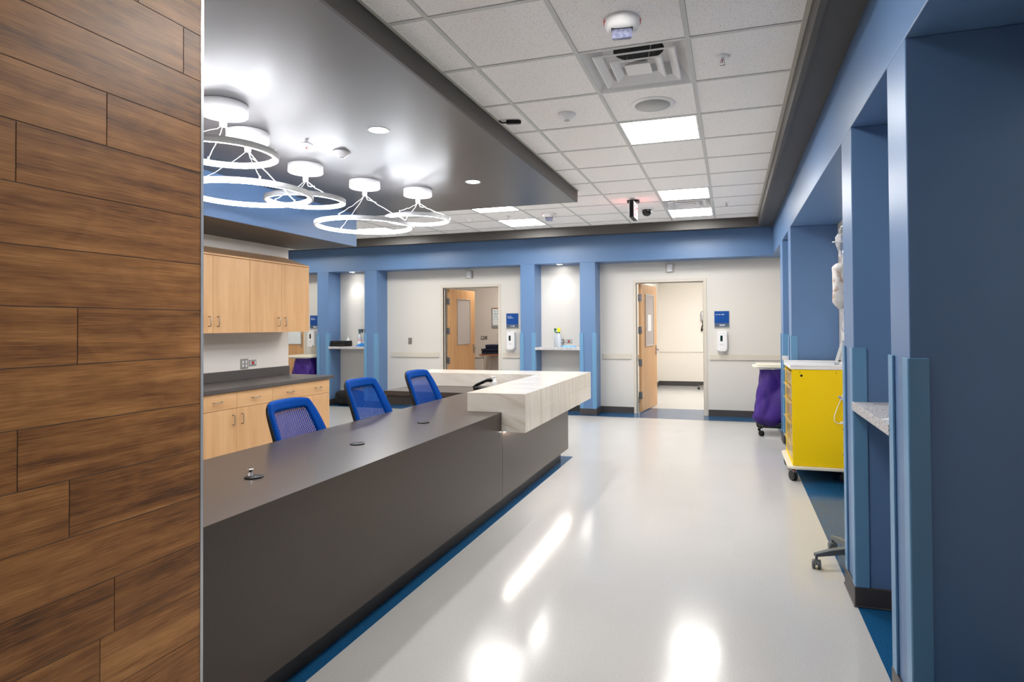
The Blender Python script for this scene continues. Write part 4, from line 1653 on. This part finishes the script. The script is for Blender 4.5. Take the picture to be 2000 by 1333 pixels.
def rumple(name, label, cat, loc, w_, d, h, key, seed, rz=0.0, group=None):
    """crumpled cloth lying flat"""
    rnd = random.Random(seed)
    ph = [rnd.uniform(0, 6) for _ in range(6)]
    m = MB().use(key)
    def fn(u, v):
        x, y = (u - 0.5) * w_, (v - 0.5) * d
        e = (1 - abs(2 * u - 1) ** 4) * (1 - abs(2 * v - 1) ** 4)
        z = 0.004 + e * h * (0.45 + 0.25 * math.sin(9 * u + ph[0]) * math.cos(7 * v + ph[1]) + 0.3 * math.sin(15 * u + 6 * v + ph[2]))
        return (x + 0.01 * math.sin(8 * v + ph[3]), y + 0.012 * math.sin(9 * u + ph[4]), max(0.003, z))
    m.grid(fn, 28, 20, True, (0, 0, -0.0025))
    o = m.build(name, None)
    o.location = loc
    o.rotation_euler = (0, 0, rz)
    return tag(o, label, cat, group)
rumple('wipe_cloth', 'light blue wipe lying on the shelf right of the yellow-headed spray bottle', 'cloth', (-2.585, 9.69, SZ), 0.24, 0.12, 0.04, 'bluecloth', 4, 0.1)
rumple('wipe_cloth', 'mid blue wipe in front of the red-striped spray bottles', 'cloth', (-6.545, 9.66, SZ), 0.16, 0.11, 0.07, 'wipeblue', 9, 0.5)
rumple('wipe_cloth', 'pale blue wipe on the far speckled shelf at the right wall', 'cloth', (0.72, 7.25, 1.068), 0.18, 0.14, 0.07, 'bluecloth', 14, 0.2)
o = MB().use('paper').box(-0.06, 0.06, -0.035, 0.035, 0.0005, 0.0015).build('paper_slip', None)
o.location = (0.665, 2.86, SR)
o.rotation_euler = (0, 0, 0.7)
tag(o, 'small white paper slip on the near speckled shelf', 'paper')
# black bag on the floor in the left niche
t = thing('duffel_bag', 'black soft bag slumped on the floor under the left niche shelf', 'bag', (-6.79, 9.66, 0))
m = MB().use('blackmatte')
def bag(u, v):
    th = 2 * PI * u
    ph = PI * (v - 0.5)
    c = math.cos(ph)
    rx = 0.27 * (1 + 0.05 * math.sin(3 * th + 2 * v))
    ry = 0.15 * (1 + 0.06 * math.sin(2 * th + 1))
    sg = lambda a, e: math.copysign(abs(a) ** e, a)
    return (rx * sg(math.cos(th), 0.6) * sg(c, 0.45), ry * sg(math.sin(th), 0.7) * sg(c, 0.45), 0.135 + 0.133 * sg(math.sin(ph), 0.55) * (1 + 0.08 * math.sin(2 * th)) if v > 0.5 else 0.135 + 0.133 * sg(math.sin(ph), 0.55))
m.grid(bag, 36, 18)
bmesh.ops.remove_doubles(m.bm, verts=m.bm.verts, dist=1e-4)
m.build('bag_body', t)
m = MB().use('black')
m.tube([(-0.12, -0.10, 0.255), (-0.10, -0.155, 0.22), (-0.02, -0.17, 0.17), (0.06, -0.16, 0.20), (0.10, -0.10, 0.25)], 0.010, 8)
m.build('handle', t)

# office room contents
t = thing('whiteboard', 'small whiteboard with teal handwriting on the office wall', 'whiteboard', (-4.83, 12.6, 1.63))
m = MB().use('alu')
for r in ((-0.31, 0.31, -0.225, -0.165), (-0.31, -0.285, -0.165, 0.225), (0.285, 0.31, -0.165, 0.225)):
    m.box(r[0], r[1], -0.022, -0.0005, r[2], r[3])
m.build('board_frame', t)
MB().use('walnut').box(-0.285, 0.31, -0.022, -0.0005, 0.205, 0.225).build('top_rail', t)
MB().use('whiteboard').box(-0.284, 0.284, -0.012, -0.0005, -0.164, 0.204).build('board_face', t)
m = MB().use('cyan')
for k, (wd, z) in enumerate(((0.30, 0.135), (0.36, 0.075), (0.32, 0.015), (0.16, -0.045))):
    glyphs(m, -0.25, -0.25 + wd, z, 0.030, -0.0123, 60 + k)
m.build('handwriting', t)
t = thing('side_table', 'brown-edged table against the office wall with dark folded clothes', 'table', (-4.75, 12.30, 0))
MB().use('walnut').box(-0.46, 0.46, -0.26, 0.26, 0.81, 0.84).build('tabletop', t, bevel=0.002)
for sx in (-1, 1):
    for sy in (-1, 1):
        MB().use('roomgrey').box(sx * 0.40 - 0.02, sx * 0.40 + 0.02, sy * 0.21 - 0.02, sy * 0.21 + 0.02, 0, 0.81).build('leg', t)
def folded(label, loc, w_, d, h, rz, seed):
    rnd = random.Random(seed)
    m = MB().use('navy')
    n_ = 3
    for k in range(n_):
        z0, z1 = h * k / n_ + 0.001, h * (k + 1) / n_ - 0.001
        dx = rnd.uniform(-0.012, 0.012)
        m.prism(rounded(w_ + rnd.uniform(-0.03, 0.0), d + rnd.uniform(-0.03, 0), 0.04, 4, dx, rnd.uniform(-0.01, 0.01)), z0, z1, 'z')
    o = m.build('folded_cloth', None, bevel=0.010, segs=3)
    o.location = loc
    o.rotation_euler = (0, 0, rz)
    return tag(o, label, 'cloth')
folded('lower dark navy folded cloth on the office table', (-4.80, 12.28, 0.841), 0.80, 0.36, 0.115, 0.02, 31)
folded('upper dark navy folded cloth on the office table', (-4.77, 12.28, 0.957), 0.72, 0.33, 0.085, -0.05, 37)

# exam room contents
t = thing('wall_telephone', 'grey wall telephone with hanging black cord in the exam room', 'telephone', (-0.645, 14.6, 1.55))
m = MB().use('greengrey')
m.prism(rounded(0.085, 0.20, 0.015, 4, 0, 0.08), -0.05, -0.0005, 'y')
m.build('cradle', t, bevel=0.006)
m = MB().use('alu')
m.tube([(0.0, -0.055, 0.20), (0.0, -0.085, 0.16), (0.0, -0.085, 0.03), (0.0, -0.055, -0.01)], [0.024, 0.018, 0.018, 0.024], 10)
m.build('handset', t)
m = MB().use('black')
m.tube([(0.0, -0.05, -0.02), (0.02, -0.05, -0.10), (0.025, -0.05, -0.18), (0.005, -0.05, -0.235), (-0.015, -0.05, -0.25), (-0.02, -0.05, -0.21), (0.01, -0.04, -0.10), (0.012, -0.02, -0.02)], [0.009, 0.012, 0.014, 0.018, 0.018, 0.014, 0.010, 0.008], 8)
m.build('coiled_cord', t)
t = thing('rolling_stool', 'grey rolling stool half hidden behind the exam room door jamb', 'stool', (-0.40, 13.87, 0))
m = MB().use('nickel')
for k in range(5):
    a = PI + 2 * PI * k / 5
    m.tube([(0.02 * math.cos(a), 0.02 * math.sin(a), 0.105), (0.30 * math.cos(a), 0.30 * math.sin(a), 0.072)], [0.022, 0.014], 8)
m.lathe([(0.03, 0.08), (0.03, 0.40), (0.0005, 0.40)], 14, caps=False)
m.build('star_base', t)
MB().use('blackmatte').lathe([(0.0005, 0.40), (0.15, 0.40), (0.165, 0.42), (0.165, 0.455), (0.15, 0.47), (0.0005, 0.472)], 28, caps=False).build('seat', t)
for k in range(5):
    a = PI + 2 * PI * k / 5
    caster(t, 0.30 * math.cos(a), 0.30 * math.sin(a), a + 0.6, 'grayplastic', 0.025, 0.062)

# ------------------------------------------------------------------ linen hampers
def hamper(label, loc, rz, flip=1):
    """soiled linen hamper: rolling chrome frame, hinged cream lid, full purple bag"""
    t = thing('linen_hamper', label, 'linen hamper', loc, rz, 'purple linen hampers with ivory lids')
    ZL = 0.885
    m = MB().use('offwhite')
    m.prism(rounded(0.58, 0.47, 0.05, 5), ZL, ZL + 0.020, 'z')
    m.prism(rounded(0.52, 0.43, 0.05, 5, 0.012, 0.01), ZL + 0.020, ZL + 0.042, 'z')
    m.build('lid', t, bevel=0.006)
    m = MB().use('chrome')
    m.tube([Vector((p[0], p[1], ZL - 0.012)) for p in rounded(0.42, 0.38, 0.06, 5)], 0.0105, 8, closed=True)
    for sx, sy in ((1, -1), (1, 1)):
        m.tube([(sx * 0.12, sy * 0.10, ZL - 0.004), (sx * 0.12, sy * 0.10, 0.5), (sx * 0.12, sy * 0.10, 0.115)], 0.011, 8)
    m.build('hoop_frame', t)
    m = MB().use('black')
    P = rounded(0.48, 0.44, 0.05, 4)
    m.tube([Vector((p[0], p[1], 0.125)) for p in P], 0.013, 8, closed=True)
    for y in (-0.09, 0.0, 0.09):
        m.tube([(-0.23, y, 0.118), (0.23, y, 0.118)], 0.006, 6)
    m.build('base_frame', t)
    for sx in (-1, 1):
        for sy in (-1, 1):
            caster(t, sx * 0.20, sy * 0.18, 0.5 + sx * 0.4 + sy, 'chrome', 0.036, 0.115, 'black', 0.5)
    m = MB().use('purple')
    def fn(u, v):
        th = 2 * PI * u
        c, s_ = math.cos(th), math.sin(th)
        # v 0 top -> 1 bottom: narrow neck, swelling and hanging low on the left (-x)
        k = v
        rx = 0.178 + 0.085 * k
        ry = 0.160 + 0.075 * k
        e = 0.75
        x = rx * math.copysign(abs(c) ** e, c)
        y = ry * math.copysign(abs(s_) ** e, s_)
        if c < 0:
            x *= 1 + 0.16 * k * k
        fold = 0.030 * (abs(math.sin(2.5 * th + 2.2 * k)) - 0.5) * (0.4 + k) + 0.018 * (abs(math.sin(4 * th - 5 * k + 1.0)) - 0.5) + 0.020 * (abs(math.sin(1.5 * th + 6 * k)) - 0.5)
        x += c * fold
        y += s_ * fold
        drop = 0.735 if c < 0 else 0.735 - 0.16 * c
        z = ZL - 0.002 - k * drop
        if k > 0.86:
            g = (k - 0.86) / 0.14
            x = x * (1 - 0.62 * g * g) - 0.03 * g
            y *= 1 - 0.55 * g * g
            z -= 0.035 * g
        return (x, y, z)
    m.grid(fn, 72, 36)
    bmesh.ops.remove_doubles(m.bm, verts=m.bm.verts, dist=1e-5)
    m.build('purple_bag', t)
    return t
h1 = hamper('purple linen hamper with ivory lid on the right, left of the yellow cart', (0.555, 8.50, 0), 0.0)
dup(h1, (-7.752, 9.66, 0), 0.0, 'purple linen hamper with ivory lid behind the far end of the cabinet worktop', 'purple linen hampers with ivory lids')

# ------------------------------------------------------------------ yellow isolation cart
t = thing('isolation_cart', 'bright yellow rolling isolation cart with clear drawers and white top', 'cart', (0, 0, 0))
CX0, CX1, CY0, CY1 = 0.53, 1.035, 6.00, 6.72
m = MB().use('yellow')
m.box(CX0, CX1, CY0, CY0 + 0.012, 0.148, 1.032)
m.box(CX0, CX1, CY1 - 0.012, CY1, 0.148, 1.032)
m.box(CX1 - 0.012, CX1, CY0 + 0.012, CY1 - 0.012, 0.148, 1.032)
m.box(CX0, CX1 - 0.012, CY0 + 0.012, CY1 - 0.012, 0.148, 0.160)
m.box(CX0, CX0 + 0.02, CY0 - 0.004, CY0 + 0.03, 1.020, 1.044)
m.build('cabinet_shell', t, bevel=0.002)
m = MB().use('duct')
m.cyl((0.613, CY0 - 0.0012, 0.977), 0.011, 0.002, 20, 'y')
for x, z in ((0.600, 1.008), (0.905, 1.005), (0.955, 0.50), (0.955, 0.27)):
    m.cyl((x, CY0 - 0.0012, z), 0.0042, 0.002, 10, 'y')
m.build('screw_hole', t)
m = MB().use('whiteplastic')
m.prism([(CX0 - 0.012, CY0 - 0.006), (CX1 + 0.005, CY0 - 0.006), (CX1 + 0.005, CY1 + 0.006), (CX0 - 0.012, CY1 + 0.006)], 1.034, 1.060, 'z')
for r in ((CX0 - 0.012, CX1 + 0.005, CY0 - 0.006, CY0 + 0.008), (CX0 - 0.012, CX1 + 0.005, CY1 - 0.008, CY1 + 0.006), (CX1 - 0.010, CX1 + 0.005, CY0 + 0.008, CY1 - 0.008)):
    m.box(r[0], r[1], r[2], r[3], 1.060, 1.078)
m.build('top_tray', t, bevel=0.004)
m = MB().use('offwhite')
pl = [(CX1, CY0 - 0.03), (CX1, CY1 + 0.03)]
for k in range(9):
    a = PI / 2 + PI / 2 * k / 8
    pl.append((CX0 + 0.06 - 0.105 * math.sin(a - PI / 2) * 1.0, CY1 - 0.03 + 0.06 * math.cos(a - PI / 2)))
for k in range(9):
    a = PI + PI / 2 * k / 8
    pl.append((CX0 + 0.06 - 0.105 * math.cos(a - PI), CY0 + 0.03 - 0.06 * math.sin(a - PI)))
m.prism(pl, 0.118, 0.146, 'z')
m.build('base_plate', t, bevel=0.006)
zs = [0.175, 0.345, 0.545, 0.735, 0.875, 1.015]
for k in range(5):
    z0, z1 = zs[k], zs[k + 1] - 0.014
    d = MB().use('clear')
    d.box(CX0 + 0.004, CX0 + 0.010, CY0 + 0.020, CY1 - 0.020, z0, z1)
    d.box(CX0 + 0.010, CX1 - 0.05, CY0 + 0.020, CY0 + 0.025, z0, z1 - 0.02)
    d.box(CX0 + 0.010, CX1 - 0.05, CY1 - 0.025, CY1 - 0.020, z0, z1 - 0.02)
    d.box(CX0 + 0.010, CX1 - 0.05, CY0 + 0.025, CY1 - 0.025, z0, z0 + 0.005)
    dd = d.build('drawer', t)
    h = MB().use('clear')
    h.box(CX0 - 0.024, CX0 + 0.0038, CY0 + 0.05, CY1 - 0.05, z1 - 0.012, z1)
    h.build('pull_lip', dd, bevel=0.003)
    if k in (0, 1, 2, 3):
        q = MB().use('packwhite')
        for n_ in range(3):
            y = CY0 + 0.06 + n_ * 0.19
            q.box(CX0 + 0.03, CX0 + 0.36, y, y + 0.165, z0 + 0.006, z0 + (z1 - z0) * (0.55 + 0.12 * ((n_ + k) % 3)))
        q.build('packed_supplies', dd)
for x, y, rz in ((0.53, 6.06, -1.1), (0.545, 6.66, 1.9), (0.97, 6.06, 0.6), (0.97, 6.66, 0.4)):
    c = caster(t, x, y, rz, 'grayplastic', 0.047, 0.119, 'rubber', 0.5)
    br = MB().use('alu')
    br.prism([(-0.05, 0.092), (0.0, 0.10), (0.0, 0.094), (-0.05, 0.082)], -0.016, 0.016, 'y')
    br.use('red')
    br.box(-0.042, -0.028, -0.012, 0.012, 0.094, 0.0985)
    br.xform(Matrix.Translation((x, y, 0)) @ Matrix.Rotation(rz + PI, 4, 'Z'))
    br.build('brake_pedal', t)
t = thing('tablet_stand', 'slanted grey frame leaning on the white top of the yellow cart', 'stand', (0.945, 6.12, 1.0605), 0.0)
m = MB().use('alu')
sl = math.atan2(0.20, 0.058)
m.box(0, 0.24, 0.0, 0.20, 0.0, 0.010)
m.xform(Matrix.Rotation(-sl, 4, 'Y'))
m.build('frame', t, bevel=0.002)
m = MB().use('greengrey')
m.box(0.02, 0.22, 0.015, 0.185, 0.0105, 0.014)
m.xform(Matrix.Rotation(-sl, 4, 'Y'))
m.build('face', t)
m = MB().use('black')
for u in (0.045, 0.165):
    m.box(u, u + 0.010, -0.006, -0.0005, -0.006, 0.016)
m.xform(Matrix.Rotation(-sl, 4, 'Y'))
m.build('clip', t)
MB().use('alu').box(0.004, 0.075, 0.0, 0.20, 0.0, 0.004).build('foot', t)
t = thing('charging_cord', 'thin white cord looping down beside the yellow cart', 'cord', (0.945, 5.985, 0.0))
m = MB().use('whiteplastic')
m.tube([(0.035, 0.003, 0.93), (0.025, 0, 0.86), (0.0, 0, 0.79), (-0.035, 0, 0.70), (-0.064, -0.002, 0.62), (-0.064, 0, 0.575), (-0.04, 0, 0.553), (-0.012, 0, 0.555)], 0.0038, 8)
m.build('cable', t)
m = MB().use('whiteplastic')
m.prism([(-0.020, 0.548), (0.012, 0.552), (0.016, 0.574), (-0.012, 0.568)], -0.010, 0.006, 'y')
m.build('connector', t, bevel=0.002)
m = MB().use('packblue')
m.prism([(-0.032, 0.792), (0.016, 0.752), (0.020, 0.772), (-0.022, 0.806)], -0.007, 0.004, 'y')
m.build('cable_tie', t, bevel=0.002)

# ------------------------------------------------------------------ IV pole with hanging bags
IVX, IVY = 0.71, 4.011
t = thing('iv_pole', 'rolling pole with grey wheeled base peeking past the right column', 'iv pole', (IVX, IVY, 0))
A0 = math.atan2(3.909 - IVY, 0.469 - IVX)
m = MB().use('grayplastic')
m.lathe([(0.0005, 0.088), (0.045, 0.09), (0.050, 0.125), (0.030, 0.150), (0.0005, 0.15)], 20, caps=False)
for k in range(4):
    a = A0 - 2 * PI * k / 4
    ca, sa = math.cos(a), math.sin(a)
    px_, py_ = -sa, ca
    # tapering leg with flat sides
    def sect(r, hw, z0, z1):
        return [(r * ca + px_ * s * hw, r * sa + py_ * s * hw, z) for s, z in ((-1, z0), (1, z0), (1, z1), (-1, z1))]
    S = [sect(0.03, 0.022, 0.086, 0.124), sect(0.18, 0.018, 0.078, 0.110), sect(0.272, 0.014, 0.074, 0.093)]
    V = [[m.bm.verts.new(p) for p in q] for q in S]
    for q, w_ in zip(V, V[1:]):
        for i in range(4):
            m._f([q[i], q[(i + 1) % 4], w_[(i + 1) % 4], w_[i]])
    m._f(V[0][::-1])
    m._f(V[-1])
m.build('star_base', t, bevel=0.003)
for k in range(4):
    a = A0 - 2 * PI * k / 4
    caster(t, 0.262 * math.cos(a), 0.262 * math.sin(a), 1.45 + 0.2 * k, 'grayplastic', 0.027, 0.076, 'grayplastic')
MB().use('nickel').lathe([(0.013, 0.14), (0.013, 1.2), (0.010, 1.201), (0.010, 2.08), (0.0005, 2.085)], 16, caps=False).build('pole', t)
m = MB().use('chrome')
m.tube([(0, 0, 2.055), (-0.02, 0.10, 2.07), (-0.038, 0.18, 2.068), (-0.042, 0.198, 2.045)], 0.005, 8)
m.tube([(0, 0, 2.055), (0.06, -0.08, 2.07), (0.10, -0.12, 2.065), (0.105, -0.125, 2.085)], 0.005, 8)
m.build('hook_arm', t)
HX, HY = 0.672, 4.20
t = thing('hanging_supply_bag', 'clear bag of wrapped supplies gathered in a wire hoop by the right column', 'bag', (HX, HY, 0))
m = MB().use('whiteplastic')
m.tube([(0.048 * math.cos(a), 0.048 * math.sin(a), 1.975 + 0.006 * math.sin(a)) for a in [2 * PI * k / 24 for k in range(24)]], 0.0042, 6, closed=True)
m.tube([(0.0, 0.048, 1.98), (-0.004, 0.02, 2.02), (-0.006, 0.010, 2.055)], 0.0025, 6)
m.build('wire_hoop', t)
m = MB().use('clearbag')
m.lathe([(0.0005, 2.035), (0.018, 2.030), (0.032, 2.005), (0.036, 1.97), (0.022, 1.93), (0.012, 1.905), (0.018, 1.88)], 20, caps=False)
m.build('bag_neck', t)
def pouch(key, name, zt, zb, wmax, dmax, ox, oy, seed):
    m_ = MB().use(key)
    rnd = random.Random(seed)
    p1, p2 = rnd.uniform(0, 6), rnd.uniform(0, 6)
    def fn(u, v):
        th = 2 * PI * u
        prof = min(1.0, (v / 0.10) ** 0.6 if v < 0.10 else 1.0) * (1.0 if v < 0.82 else max(0.05, 1 - ((v - 0.82) / 0.18) ** 1.4 * 0.85))
        f = 1 + 0.05 * math.sin(3 * th + 5 * v + p1) + 0.03 * math.sin(7 * th - 8 * v + p2)
        return (ox + wmax * prof * f * math.cos(th), oy + dmax * prof * f * math.sin(th), zt + (zb - zt) * v)
    m_.grid(fn, 30, 26)
    bmesh.ops.remove_doubles(m_.bm, verts=m_.bm.verts, dist=1e-5)
    return m_.build(name, t)
pouch('packwhite', 'wrapped_package', 1.845, 1.545, 0.044, 0.05, -0.010, 0.0, 2)
pouch('packblue', 'printed_pouch', 1.86, 1.53, 0.026, 0.04, 0.030, 0.03, 5)
pouch('clearbag', 'drip_tail', 1.56, 1.40, 0.014, 0.014, 0.010, 0.0, 8)
MB().use('whiteplastic').tube([(0.0, 0, 1.41), (-0.004, 0, 1.30), (0.004, 0, 1.20), (0.018, 0, 1.12), (0.024, 0, 1.02)], 0.003, 6).build('tubing', t)

# ------------------------------------------------------------------ world and colour management
w = bpy.data.worlds.new('world')
scene.world = w
w.use_nodes = True
w.node_tree.nodes['Background'].inputs[0].default_value = (0.5, 0.5, 0.5, 1)
w.node_tree.nodes['Background'].inputs[1].default_value = 0.0
scene.view_settings.view_transform = 'Standard'
scene.view_settings.look = 'None'
scene.view_settings.gamma = 1.0
scene.view_settings.use_curve_mapping = False
scene.view_settings.exposure = 0.93
